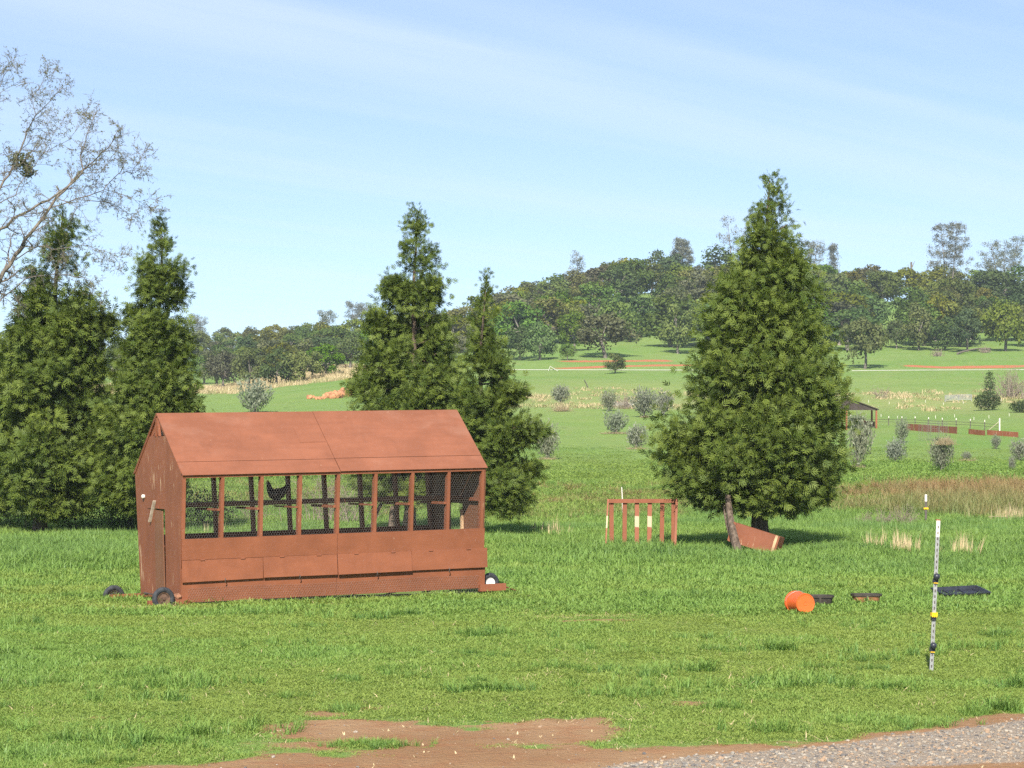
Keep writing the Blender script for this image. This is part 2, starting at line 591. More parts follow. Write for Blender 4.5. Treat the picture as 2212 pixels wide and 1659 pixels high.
def zones(x, y):
    u, v = uv_of(x, y)
    near = y < 60
    n1 = fbm(x, y, 0.9, 21) - 0.5
    n2 = fbm(x, y, 0.35, 25) - 0.5
    gb = np.interp(u, [-400, 180, 440, 560, 900, 1300, 1360, 1500, 1700, 1900, 2100, 2212, 2700], [1700, 1662, 1640, 1622, 1616, 1606, 1610, 1611, 1605, 1588, 1562, 1550, 1490])
    dirt = sstep(-16, 14, v - gb + n1 * 44 + n2 * 30) * near
    band = np.exp(-((v - 1582 - 6 * np.sin(u / 130)) / 30) ** 2) * sstep(470, 620, u) * (1 - sstep(1290, 1390, u))
    dirt = np.maximum(dirt, sstep(0.30, 0.62, band + n1 * 1.0 + n2 * 0.8) * near)
    mixz = np.exp(-((v - 1612) / 17) ** 2) * sstep(430, 560, u) * (1 - sstep(1340, 1480, u))
    dirt = np.maximum(dirt, np.clip(mixz * (0.80 + n1 * 1.5 + n2 * 1.1), 0, 0.95) * near)
    sm = 0
    for (cu, cv, ru, rv) in ((110, 1468, 45, 6), (215, 1553, 40, 6), (690, 1540, 90, 12), (5, 1478, 20, 6), (20, 1512, 16, 5), (800, 1528, 50, 5), (1285, 1570, 50, 10), (1500, 1520, 90, 7), (1300, 1340, 130, 5)):
        sm = np.maximum(sm, np.exp(-((u - cu) / ru) ** 2 - ((v - cv) / rv) ** 2))
    dirt = np.maximum(dirt, sstep(0.5, 0.8, sm + n1 * 0.5 + n2 * 0.4) * 0.85 * near)
    tus = np.exp(-((u - 800) / 55) ** 2 - ((v - 1612) / 9) ** 2)
    dirt = dirt * (1 - sstep(0.3, 0.6, tus))
    gt = np.interp(u, [1000, 1230, 1400, 1620, 1850, 2080, 2212, 2700], [1720, 1664, 1646, 1626, 1601, 1573, 1556, 1500])
    gl = np.interp(u, [1300, 1600, 1900, 2212, 2700], [1740, 1688, 1660, 1640, 1600])
    grav = sstep(-4, 10, v - gt + n1 * 16) * (1 - sstep(-8, 8, v - gl + n1 * 14)) * near
    straw = 0
    for (cu, cv, ru, rv) in ((60, 1319, 80, 7), (235, 1308, 75, 8), (300, 1312, 50, 6), (420, 1312, 300, 5), (700, 1307, 200, 4), (1260, 1330, 190, 6), (1120, 1322, 90, 6)):
        straw = np.maximum(straw, np.exp(-((u - cu) / ru) ** 2 - ((v - cv) / rv) ** 2))
    straw = sstep(0.35, 0.8, straw + n1 * 0.6 + n2 * 0.5) * near
    # mid and far ground, by real position
    wob = (fbm(x, y, 18, 31) - 0.5) * 26
    rush = sstep(72, 80, y + wob * 0.3) * (1 - sstep(98, 108, y + wob * 0.4)) * np.clip(0.16 + 0.75 * sstep(1500, 2150, u + wob * 12) + 0.25 * sstep(1120, 1300, u) * (1 - sstep(1400, 1500, u)), 0, 1)
    dry = sstep(285, 315, y + wob * 0.6) * (1 - sstep(372, 385, y + wob * 0.3)) * (1 - sstep(720, 830, u)) * 0.9
    dry = np.maximum(dry, np.exp(-((y - 232 - wob * 1.6) / 34) ** 2) * 0.34 * sstep(1050, 1150, u))
    bank = np.exp(-((y - 340 - wob * 0.12) / 3.4) ** 2) * (sstep(1150, 1290, u + wob * 4) * (1 - sstep(1480, 1600, u)) + sstep(1910, 1990, u + wob * 4))
    bank = np.maximum(bank, np.exp(-((y - 358 - wob * 0.3) / 3) ** 2) * sstep(0.56, 0.7, fbm(x, y, 13, 44)) * sstep(1150, 1260, u))
    return dirt, grav, straw, rush, dry, np.clip(bank, 0, 1)


tu = np.concatenate([np.linspace(-3200, -420, 26), np.arange(-400, 2620, 10), np.linspace(2640, 5400, 26)])
ty = np.concatenate([np.linspace(-60, 13, 14), np.arange(14, 36, 0.13), np.arange(36, 75, 0.4), np.arange(75, 330, 2.2), np.arange(330, 350, 1.0), np.arange(350, 660, 4.0), [700, 760, 850, 1000, 1300, 1800, 2600, 4000]])
TX, TY = np.meshgrid((tu - CX) / F, ty)
TX = TX * np.maximum(TY, 30)
TZ = ground_z(TX.ravel(), TY.ravel())
nr, nc = TX.shape
zn = zones(TX.ravel(), TY.ravel())
idx = np.arange(nr * nc).reshape(nr, nc)
quad = np.stack([idx[:-1, :-1], idx[:-1, 1:], idx[1:, 1:], idx[1:, :-1]], -1).reshape(-1, 4)
one = np.ones(nr * nc)
g = NT('field_ground')
co = g.objco()
zc = g.node('ShaderNodeSeparateColor', {0: g.attr('zone_a').outputs['Color']})
zd = g.node('ShaderNodeSeparateColor', {0: g.attr('zone_b').outputs['Color']})
n_big, n_mid, n_fine = g.noise(co, 0.05, 4, 0.6), g.noise(co, 0.45, 5, 0.65), g.noise(co, 9, 5, 0.7)
n_far = g.noise(g.scaled(co, (0.35, 0.12, 1)), 1.0, 5, 0.7)
c = g.mix(g.ramp(n_big, 0.35, 0.65), (0.150, 0.250, 0.054), (0.198, 0.278, 0.072))
c = g.mix(g.math('MULTIPLY', g.ramp(n_mid, 0.4, 0.75), 0.55), c, (0.130, 0.225, 0.050))
c = g.mix(g.math('MULTIPLY', g.ramp(n_far, 0.45, 0.75), 0.5), c, (0.235, 0.255, 0.095))
n_swell = g.noise(g.scaled(co, (0.030, 0.075, 1)), 1.0, 4, 0.6)
c = g.mix(g.math('MULTIPLY', g.ramp(n_swell, 0.45, 0.62), 0.45), c, (0.185, 0.258, 0.080))
c = g.mix(g.math('MULTIPLY', g.ramp(g.noise(g.scaled(co, (0.9, 0.30, 1)), 1.0, 4, 0.75), 0.56, 0.72), 0.5), c, (0.085, 0.150, 0.042))
c = g.mix(g.math('MULTIPLY', g.ramp(n_fine, 0.45, 0.8), 0.4), c, (0.12, 0.165, 0.04))
c = g.mix(g.math('MULTIPLY', zd.outputs[1], g.ramp(n_mid, 0.2, 0.6)), c, g.mix(g.ramp(n_fine, 0.3, 0.7), (0.46, 0.37, 0.20), (0.34, 0.28, 0.13)))
c = g.mix(g.math('MULTIPLY', zd.outputs[0], 0.6), c, (0.17, 0.15, 0.05))
soil = g.mix(g.ramp(n_mid, 0.3, 0.7), (0.275, 0.155, 0.078), (0.350, 0.218, 0.118))
soil = g.mix(g.math('MULTIPLY', g.ramp(g.noise(co, 3.2, 4, 0.6), 0.45, 0.7), 0.5), soil, (0.30, 0.128, 0.060))
soil = g.mix(g.math('MULTIPLY', g.ramp(n_fine, 0.45, 0.75), 0.5), soil, (0.23, 0.12, 0.07))
c = g.mix(g.ramp(g.math('ADD', zc.outputs[0], g.math('MULTIPLY', g.math('SUBTRACT', n_fine, 0.5), 0.7)), 0.35, 0.65), c, soil)
grv = g.mix(g.ramp(g.noise(co, 38, 3, 0.7), 0.35, 0.7), (0.22, 0.185, 0.15), (0.42, 0.33, 0.245))
c = g.mix(g.ramp(g.math('ADD', zc.outputs[1], g.math('MULTIPLY', g.math('SUBTRACT', n_fine, 0.5), 0.8)), 0.25, 0.75), c, grv)
c = g.mix(g.math('MULTIPLY', zc.outputs[2], g.ramp(n_fine, 0.3, 0.6)), c, (0.50, 0.37, 0.20))
c = g.mix(g.ramp(g.math('ADD', zd.outputs[2], g.math('MULTIPLY', g.math('SUBTRACT', g.noise(co, 0.9, 4, 0.7), 0.5), 0.9)), 0.35, 0.6), c, (0.42, 0.155, 0.075))
g.surf(c, 0.95, g.math('ADD', n_fine, g.noise(co, 30, 3, 0.6)), 0.9, 0.035, spec=0.1)
M['ground'] = g.m
ground = link('ground', raw_mesh('ground', np.stack([TX.ravel(), TY.ravel(), TZ], 1), quad, M['ground'], True, {
    'zone_a': ('FLOAT_COLOR', np.stack([zn[0], zn[1], zn[2], one], 1).astype(np.float32)),
    'zone_b': ('FLOAT_COLOR', np.stack([zn[3], zn[4], zn[5], one], 1).astype(np.float32))}))
tag(ground, 'green pasture with bare red earth by the drive, rising to a hill', None, None, 'structure')

# ------------------------------------------------------------------ chicken coop
ANG = math.radians(28.7)
corner = px(400, 1026, 35.9)
bx, by = Vector((math.cos(ANG), math.sin(ANG), 0)), Vector((-math.sin(ANG), math.cos(ANG), 0))
HE, HB, ZE, ZR, LEN = 0.965, 0.79, 1.875, 2.745, 4.88    # half width at eave / foot, eave and ridge heights, length
org = Vector((corner.x, corner.y, 0)) + by * HE
coop = empty('chicken_coop', org, Euler((0, math.radians(-0.95), ANG)))
tag(coop, 'long brown-red mobile chicken coop with gabled roof and wire mesh sides', 'chicken coop')


def coop_world(x, y, z):
    return coop.matrix_basis @ Vector((x, y, z))


def fy(z, side=-1, out=0.0):
    """y of the front (side -1) or back wall at height z"""
    return side * (HB + (HE - HB) * z / ZE + out)


def wall_sheet(x0, x1, z0, z1, side, out=0.0, th=0.012, kick=0.0, dz=0.0):
    """plywood sheet on the leaning long wall; kick swings its lower edge outwards"""
    a, b = fy(z0, side, out + kick), fy(z1, side, out)
    t = side * th
    return MB().hexa([(x0, a, z0 + dz), (x1, a, z0), (x1, a + t, z0), (x0, a + t, z0 + dz), (x0, b, z1), (x1, b, z1), (x1, b + t, z1), (x0, b + t, z1)])


jit = lambda s: rnd.uniform(-s, s)
# long walls: upper fixed sheets, hinged flaps, lower sheets
for side in (-1, 1):
    for i, (x0, x1) in enumerate(((0.0, 2.437), (2.443, 4.90))):
        wall_sheet(x0, x1, 0.642, 0.945, side).build('wall_panel', M['paint'], coop)
        wall_sheet(x0 + (0.0 if i else -0.0), x1 + 0.03 * i, 0.03, 0.50, side, -0.004).build('lower_panel', M['paint'], coop)
    for i, (x0, x1, dz) in enumerate(((0.0, 1.252, -0.012), (1.258, 2.436, 0.004), (2.446, 3.660, -0.006), (3.666, 4.95, 0.0))):
        fl = wall_sheet(x0, x1, 0.335 + i * 0.004, 0.637 + i * 0.002, side, 0.003, kick=0.030 + 0.012 * (i % 3), dz=dz).build('flap', M['paint'], coop)
        for hx in (0.25, 0.75):
            xx = x0 + (x1 - x0) * hx
            y0 = fy(0.64, side, 0.018)
            MB().box(xx - 0.035, xx + 0.035, min(y0, y0 + side * 0.008), max(y0, y0 + side * 0.008), 0.628, 0.652).build('hinge', M['paint_trim'], fl)
        xx = x0 + (x1 - x0) * (0.52 if i % 2 == 0 else 0.48)
        yy = fy(0.33, side, 0.062)
        MB().sweep([(xx, yy, 0.36), (xx, yy + side * 0.02, 0.335), (xx, yy, 0.30)], [0.007] * 3, 6).build('hook', M['dark_metal'], fl)
    for i in range(9):
        x = min(i * LEN / 8, LEN - 0.03) + (0.02 if i == 0 else 0)
        a, b = fy(0.62, side, -0.055), fy(1.85, side, -0.055)
        w = 0.022
        pm = MB().hexa([(x - w, a - 0.03, 0.62), (x + w, a - 0.03, 0.62), (x + w, a + 0.03, 0.62), (x - w, a + 0.03, 0.62),
                        (x - w + jit(.006), b - 0.03, 1.85), (x + w, b - 0.03, 1.85), (x + w, b + 0.03, 1.85), (x - w, b + 0.03, 1.85)])
        pm.build('post', M['paint_trim'], coop)
        ya = fy(0.9, side, -0.008)
        st = MB().hexa([(x - 0.024, fy(.946, side, -.012), .946), (x + 0.024, fy(.946, side, -.012), .946), (x + 0.024, fy(.946, side, 0.006), .946), (x - 0.024, fy(.946, side, 0.006), .946),
                        (x - 0.024, fy(1.815, side, -.012), 1.815), (x + 0.024, fy(1.815, side, -.012), 1.815), (x + 0.024, fy(1.815, side, 0.006), 1.815), (x - 0.024, fy(1.815, side, 0.006), 1.815)])
        st.build('batten', M['paint_trim'], coop)
    MB().hexa([(0, fy(1.818, side, -.05), 1.818), (LEN, fy(1.818, side, -.05), 1.818), (LEN, fy(1.818, side, .01), 1.818), (0, fy(1.818, side, .01), 1.818),
               (0, fy(1.872, side, -.05), 1.872), (LEN, fy(1.872, side, -.05), 1.872), (LEN, fy(1.872, side, .01), 1.872), (0, fy(1.872, side, .01), 1.872)]).build('top_rail', M['paint_trim'], coop)
    # long skid beams under the walls, reaching past both ends for the wheels
    ys = side * (HB + 0.02)
    MB().box(-0.50, 0.12, ys - 0.04, ys + 0.04, 0.0, 0.085).build('skid', M['paint_trim'], coop)
    MB().box(LEN - 0.05, LEN + 0.40, ys - 0.035, ys + 0.035, -0.02, 0.085).build('skid', M['paint_trim'], coop)


def netting(fmap, a0, a1, z0, z1, w=0.040, r=0.0010):
    """hexagonal wire netting; fmap(a, z) -> 3d point arrays"""
    t, s = w * 0.34, w * 0.50
    A, B = [], []
    for k in range(int((z1 - z0) / (t + s)) + 1):
        z = z0 + k * (t + s)
        x = np.arange(a0 + (k % 2) * w / 2, a1 - w / 2, w)
        if z + t + s > z1:
            break
        zz_ = np.full_like(x, z)
        A += [np.stack([x, zz_], 1), np.stack([x, zz_ + t], 1), np.stack([x, zz_ + t], 1)]
        B += [np.stack([x, zz_ + t], 1), np.stack([x + w / 2, zz_ + t + s], 1), np.stack([np.maximum(x - w / 2, a0), zz_ + t + s], 1)]
    A, B = np.concatenate(A), np.concatenate(B)
    return segs(fmap(A[:, 0], A[:, 1]), fmap(B[:, 0], B[:, 1]), r, r, 3)


def net_wall(side, out):
    def f(a, z):
        sag = 0.012 * np.sin(a * 5.1) * np.sin(z * 7)
        return np.stack([a, side * (HB + (HE - HB) * z / ZE + out) + sag * 0.4, z], 1)
    return f


V, Q = netting(net_wall(-1, -0.026), 0.02, LEN - 0.02, 0.93, 1.85)
link('wire_netting', raw_mesh('wire_netting', V, Q, M['wire']), coop)
V, Q = netting(net_wall(1, -0.026), 0.02, LEN - 0.02, 0.93, 1.85)
link('wire_netting', raw_mesh('wire_netting', V, Q, M['wire']), coop)
V, Q = netting(lambda a, z: np.stack([a, -(HB + (HE - HB) * z / ZE + 0.020 + 0.5 * np.maximum(0.05 - z, 0)), z - 0.035 + 0.010 * np.sin(a * 2.1)], 1), 0.1, LEN - 0.05, 0.0, 0.27)
link('wire_netting', raw_mesh('wire_netting', V, Q, M['wire']), coop)

# roof: front slope of four sheets, back slope of two
slope = math.hypot(HE, ZR - ZE)


def roof_pt(x, s, lift, side):
    """s = distance fraction from ridge (0) to eave (1)"""
    nx, nz_ = (ZR - ZE) / slope, HE / slope
    return Vector((x, side * (HE * s + nx * lift), ZR - (ZR - ZE) * s + nz_ * lift))


def roof_sheet(x0, x1, s0, s1, side, l0=0.004, l1=0.016, lx=0.0):
    P = [roof_pt(x0, s0, l0, side), roof_pt(x1, s0, l0, side), roof_pt(x1, s1, l0, side), roof_pt(x0, s1, l0, side),
         roof_pt(x0, s0, l1 + lx, side), roof_pt(x1, s0, l1, side), roof_pt(x1, s1, l1, side), roof_pt(x0, s1, l1 + lx, side)]
    if side > 0:
        P = [P[i] for i in (1, 0, 3, 2, 5, 4, 7, 6)]
    return MB().hexa(P)


for (x0, x1, s0, s1, l) in ((-0.03, 2.452, 0.0, 0.812, 0), (2.458, LEN + 0.03, 0.0, 0.806, 0.003), (-0.02, 2.45, 0.817, 1.03, -0.001), (2.46, LEN + 0.03, 0.811, 1.025, 0.001)):
    roof_sheet(x0, x1, s0, s1, -1, 0.004, 0.016 + l).build('roof_sheet', M['paint_roof'], coop)
roof_sheet(2.02, 2.44, 0.30, 0.53, -1, 0.0175, 0.021).build('roof_patch', M['paint_roof'], coop)
for (x0, x1, s0, s1) in ((-0.03, 2.437, 0.006, 1.03), (2.443, LEN + 0.03, 0.006, 1.03)):
    roof_sheet(x0, x1, s0, s1, 1).build('roof_sheet', M['paint_roof'], coop)
MB().beam((0.0, 0, ZR - 0.06), (LEN, 0, ZR - 0.06), 0.04, 0.09).build('ridge_beam', M['paint_trim'], coop)
for i in range(9):
    x = min(max(i * LEN / 8, 0.025), LEN - 0.025)
    for side in (-1, 1):
        MB().beam(roof_pt(x, 0.07, -0.05, side), roof_pt(x, 0.96, -0.05, side), 0.04, 0.08).build('rafter', M['paint_trim'], coop)

# gable end facing the camera's left: two halves, a plank door, open triangle at the peak
ZV = 2.42
yv = HE * (ZR - ZV) / (ZR - ZE)


def end_sheet(pts, x0, x1, name, mat, parent=coop):
    return MB().prism([(x0, y, z) for y, z in pts], (1, 0, 0), x1 - x0).build(name, mat, parent)


end_sheet([(0.003, 1.36), (HE - 0.02, ZE), (HE - 0.02, ZE + .005), (yv, ZV), (0.003, ZV)][0:1] + [(0.46, 1.36), (0.46, 0.05), (HB, 0.03), (HE, ZE), (yv, ZV), (0.003, ZV)], -0.014, -0.002, 'gable_panel', M['paint_end'])
end_sheet([(-0.003, 1.36), (-0.003, ZV), (-yv, ZV), (-HE, ZE), (-HB, 0.03), (-0.255, 0.03), (-0.255, 1.36)], -0.014, -0.002, 'gable_panel', M['paint_end'])
door = end_sheet([(-0.225, 0.06), (-0.175, 1.33), (0.125, 1.345), (0.125, 0.06)], -0.030, -0.010, 'door', M['door_wood'])
end_sheet([(0.129, 0.06), (0.129, 1.345), (0.44, 1.35), (0.45, 0.06)], -0.028, -0.010, 'plank', M['paint_end'], door)
MB().beam((-0.038, 0.10, 1.475), (-0.052, 0.27, 1.165), 0.018, 0.045, (1, 0, 0)).build('latch', M['grey_wood'], door)
MB().box(-0.032, -0.016, -0.02, 0.10, 1.365, 1.40).build('latch_block', M['paint_end'], door)
MB().lathe([(0.002, 0), (0.03, 0.004), (0.032, 0.03), (0.02, 0.045), (0.002, 0.048)], 12, Matrix.Translation((-0.014, 0.575, 1.53)) @ Matrix.Rotation(math.radians(-90), 4, 'Y')).build('knob', M['white_paint'], coop)
for y in (-0.08, 0.07):
    MB().beam((-0.01, y, ZV + 0.0), (-0.01, y * 0.2, ZR - 0.06), 0.03, 0.035, (1, 0, 0)).build('vent_stud', M['paint_trim'], coop)
MB().box(0.0, 0.035, -yv, yv, ZV - 0.05, ZV - 0.004).build('vent_rail', M['paint_trim'], coop)
for side in (-1, 1):
    a, b = (-0.008, side * HE * 0.99, ZE), (-0.008, side * 0.015, ZR - 0.015)
    MB().beam(a, b, 0.03, 0.035, (1, 0, 0)).build('verge_board', M['paint_trim'], coop)
V, Q = netting(lambda a, z: np.stack([0.012 + 0 * a, np.clip(a, -HE * (ZR - z) / (ZR - ZE), HE * (ZR - z) / (ZR - ZE)), z], 1), -yv, yv, ZV, ZR - 0.02)
link('wire_netting', raw_mesh('wire_netting', V, Q, M['wire']), coop)

# far end wall with a pop door
xr = LEN + 0.004
end_sheet([(-0.20, 1.31), (-0.20, 0.03), (-HB, 0.03), (-HE, ZE), (0, ZR - 0.01), (HE, ZE), (HB, 0.03), (0.22, 0.03), (0.22, 1.31)], xr, xr + 0.014, 'end_panel', M['door_wood'])
MB().box(LEN - 0.045, LEN - 0.005, -0.245, -0.205, 0.4, 1.22).build('stud', M['raw_wood'], coop)
MB().box(LEN - 0.045, LEN - 0.005, 0.225, 0.265, 0.4, 1.8).build('stud', M['paint_trim'], coop)
MB().box(LEN - 0.045, LEN - 0.006, -0.80, 0.80, 1.36, 1.41).build('rail', M['paint_trim'], coop)
# inside: perch, cross sticks, droppings board
MB().box(0.03, LEN - 0.06, -0.22, -0.13, 1.375, 1.43).build('perch', M['door_wood'], coop)
MB().box(0.03, LEN - 0.06, 0.36, 0.43, 1.38, 1.43).build('perch', M['door_wood'], coop)
for i in range(1, 8):
    x = i * LEN / 8 - 0.045
    MB().box(x - 0.02, x + 0.02, fy(1.35, -1, -0.02), -0.1, 1.335 + jit(.008), 1.365).build('cross_stick', M['paint_trim'], coop)



def wheel(x, y, z, r, rt, rim_mat, tilt=0.0):
    w = empty('wheel')
    w.parent = coop
    w.location = (x, y, z)
    w.rotation_euler = (math.radians(90), tilt, 0)
    ring = []
    for k in range(13):
        a = 2 * math.pi * k / 12
        ring.append((r - rt + rt * math.cos(a), rt * 0.95 * math.sin(a)))
    MB().lathe(ring, 28, cap=False).build('tyre', M['rubber'], w)
    rr = r - 2 * rt + 0.006
    MB().lathe([(0.004, 0.030), (0.020, 0.028), (0.022, 0.014), (rr * 0.8, 0.010), (rr * 0.85, 0.020), (rr, 0.024), (rr, -0.02), (0.004, -0.03)], 24).build('rim', rim_mat, w)
    return w


wheel(-0.30, -HB - 0.10, 0.105, 0.170, 0.040, M['dark_rim'], 0.1)
wheel(-0.40, HB + 0.11, 0.05, 0.170, 0.040, M['tub'])
wheel(LEN + 0.20, -HB + 0.10, 0.095, 0.155, 0.042, M['white_rim'])
wheel(LEN + 0.20, HB - 0.10, 0.095, 0.155, 0.042, M['white_rim'])
for x in (-0.02, LEN + 0.20):
    MB().sweep([(x, -HB + 0.16, 0.10), (x, HB - 0.16, 0.10)], [0.012, 0.012], 8).build('axle', M['dark_metal'], coop)
MB().hexa([(LEN + 0.36, -0.72, 0.055), (LEN + 0.80, -0.60, -0.09), (LEN + 0.80, -0.52, -0.09), (LEN + 0.36, -0.62, 0.055),
           (LEN + 0.36, -0.72, 0.07), (LEN + 0.80, -0.60, -0.075), (LEN + 0.80, -0.52, -0.075), (LEN + 0.36, -0.62, 0.07)]).build('tow_bar', M['door_wood'], coop)


def rock_mesh(name, r, mat, seed, flat=0.7):
    import bmesh
    bm = bmesh.new()
    bmesh.ops.create_icosphere(bm, subdivisions=2, radius=r)
    q = np.random.default_rng(seed)
    o1, o2 = q.uniform(0, 50, 2)
    for v_ in bm.verts:
        p = v_.co.normalized()
        k = 0.62 + 0.75 * float(vnoise(p.x * 2.2 + o1, p.y * 2.2 + p.z * 1.7 + o2, 1.0, 3))
        v_.co = Vector((p.x * k, p.y * k, p.z * k * flat)) * r
    me = bpy.data.meshes.new(name)
    bm.to_mesh(me)
    bm.free()
    me.materials.append(mat)
    return me


for i, (x, y, r) in enumerate(((-0.17, -0.72, 0.07), (-0.05, -0.80, 0.055), (-0.28, -0.74, 0.08), (-0.10, -0.66, 0.05))):
    o = link('mud_lump', rock_mesh('mud_lump', r, M['mud'], 60 + i, 0.9), None, coop_world(x, y, 0.12))
    tag(o, ['lump of red mud packed against the coop corner', 'small lump of red mud touching the coop front sheet', 'largest mud lump, seen through the tyre at the coop corner', 'smallest mud lump, tucked under the coop gable end'][i], 'mud lump', 'mud lumps at the coop corner')

# hen on the perch
hp = coop_world(1.77, -0.175, 1.428)
hen = empty('hen', hp, (0, 0, ANG + math.radians(172)))
hen.scale = (0.92, 0.92, 0.92)
tag(hen, 'dark hen with raised tail standing on the coop perch', 'hen')
body = MB().sweep([(-0.235, 0, 0.270), (-0.185, 0, 0.225), (-0.132, 0, 0.175), (-0.085, 0, 0.135), (-0.035, 0, 0.115), (0.02, 0, 0.110), (0.065, 0, 0.130), (0.100, 0, 0.180), (0.118, 0, 0.235), (0.124, 0, 0.275), (0.136, 0, 0.296), (0.160, 0, 0.294)],
                  [0.022, 0.044, 0.062, 0.085, 0.098, 0.098, 0.082, 0.056, 0.042, 0.037, 0.031, 0.010], 14, [(.9, .35), (.9, .5), (.95, .7), (1, .85), (1, .9), (1, .9), (1, .95), (1, 1), (1, 1), (1, 1), (1, 1), (1, 1)])
body.build('body', M['hen'], hen)
for s in (-1, 1):
    MB().sweep([(0.0, 0.03 * s, 0.08), (0.012, 0.03 * s, 0.035), (0.0, 0.03 * s, 0.006), (0.03, 0.03 * s, 0.003)], [0.016, 0.007, 0.006, 0.004], 6).build('leg', M['beak'], hen)
    MB().sweep([(-0.10, 0.07 * s, 0.165), (-0.04, 0.083 * s, 0.14), (0.04, 0.078 * s, 0.14)], [0.012, 0.045, 0.03], 8, [(.25, 1)] * 3).build('wing', M['hen'], hen)
MB().prism([(x_ + 0.006, y_, z_ + 0.032) for x_, y_, z_ in [(0.115, -0.003, 0.288), (0.122, -0.003, 0.312), (0.130, -0.003, 0.296), (0.138, -0.003, 0.314), (0.145, -0.003, 0.295), (0.153, -0.003, 0.306), (0.158, -0.003, 0.284)]], (0, 1, 0), 0.006).build('comb', M['comb'], hen)
MB().sweep([(0.160, 0, 0.296), (0.188, 0, 0.288)], [0.009, 0.001], 6).build('beak', M['beak'], hen)

# ------------------------------------------------------------------ cedars
def spray_template():
    """flat feathery spray along +X in the XY plane: leader and side fingers"""
    V, T = [], []

    def finger(x, y, a, L, w, zt):
        ca, sa = math.cos(a), math.sin(a)
        b = len(V)
        for (s, t, z) in ((0, 0, 0), (L * 0.45, w, zt * 0.5), (L, 0, zt), (L * 0.45, -w, zt * 0.5)):
            V.append((x + ca * s - sa * t, y + sa * s + ca * t, z))
        T.extend([(b, b + 1, b + 2), (b, b + 2, b + 3)])
    finger(0.10, 0, 0, 0.95, 0.058, 0.05)
    for k, x in enumerate((0.08, 0.28, 0.50)):
        for s in (-1, 1):
            finger(x, 0, s * math.radians(44 - 4 * k), 0.66 - 0.10 * k, 0.056, 0.06 * (1 if k % 2 else -1))
    return np.array(V), np.array(T)


SPV, SPT = spray_template()


def spray_mesh(name, P, D, L, tint, mat, q):
    """sprays at P along D with length L"""
    n = len(P)
    D = D / (np.linalg.norm(D, axis=1, keepdims=True) + 1e-9)
    rad = P * np.array([[1, 1, 0]])
    rad = rad / (np.linalg.norm(rad, axis=1, keepdims=True) + 0.15)
    up = q.normal(size=(n, 3)) * 0.34 + rad * 1.0 + np.array([[0, 0, 0.42]])
    S = np.cross(up, D)
    S /= np.linalg.norm(S, axis=1, keepdims=True) + 1e-9
    N = np.cross(D, S)
    V = P[:, None] + L[:, None, None] * (SPV[None, :, 0:1] * D[:, None] + SPV[None, :, 1:2] * S[:, None] * 1.05 + SPV[None, :, 2:3] * N[:, None])
    k = len(SPV)
    T = (np.arange(n) * k)[:, None, None] + SPT[None]
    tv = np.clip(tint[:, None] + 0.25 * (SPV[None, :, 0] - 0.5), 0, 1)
    return raw_mesh(name, V.reshape(-1, 3), T.reshape(-1, 3), mat, False, {'tint': ('FLOAT', tv.ravel().astype(np.float32))})


def limb(mb, a, b, r0, r1, bend, n=5, seg=7):
    a, b = Vector(a), Vector(b)
    pts = [a.lerp(b, i / n) + Vector(bend) * math.sin(math.pi * i / n) for i in range(n + 1)]
    mb.sweep(pts, [r0 + (r1 - r0) * i / n for i in range(n + 1)], seg)


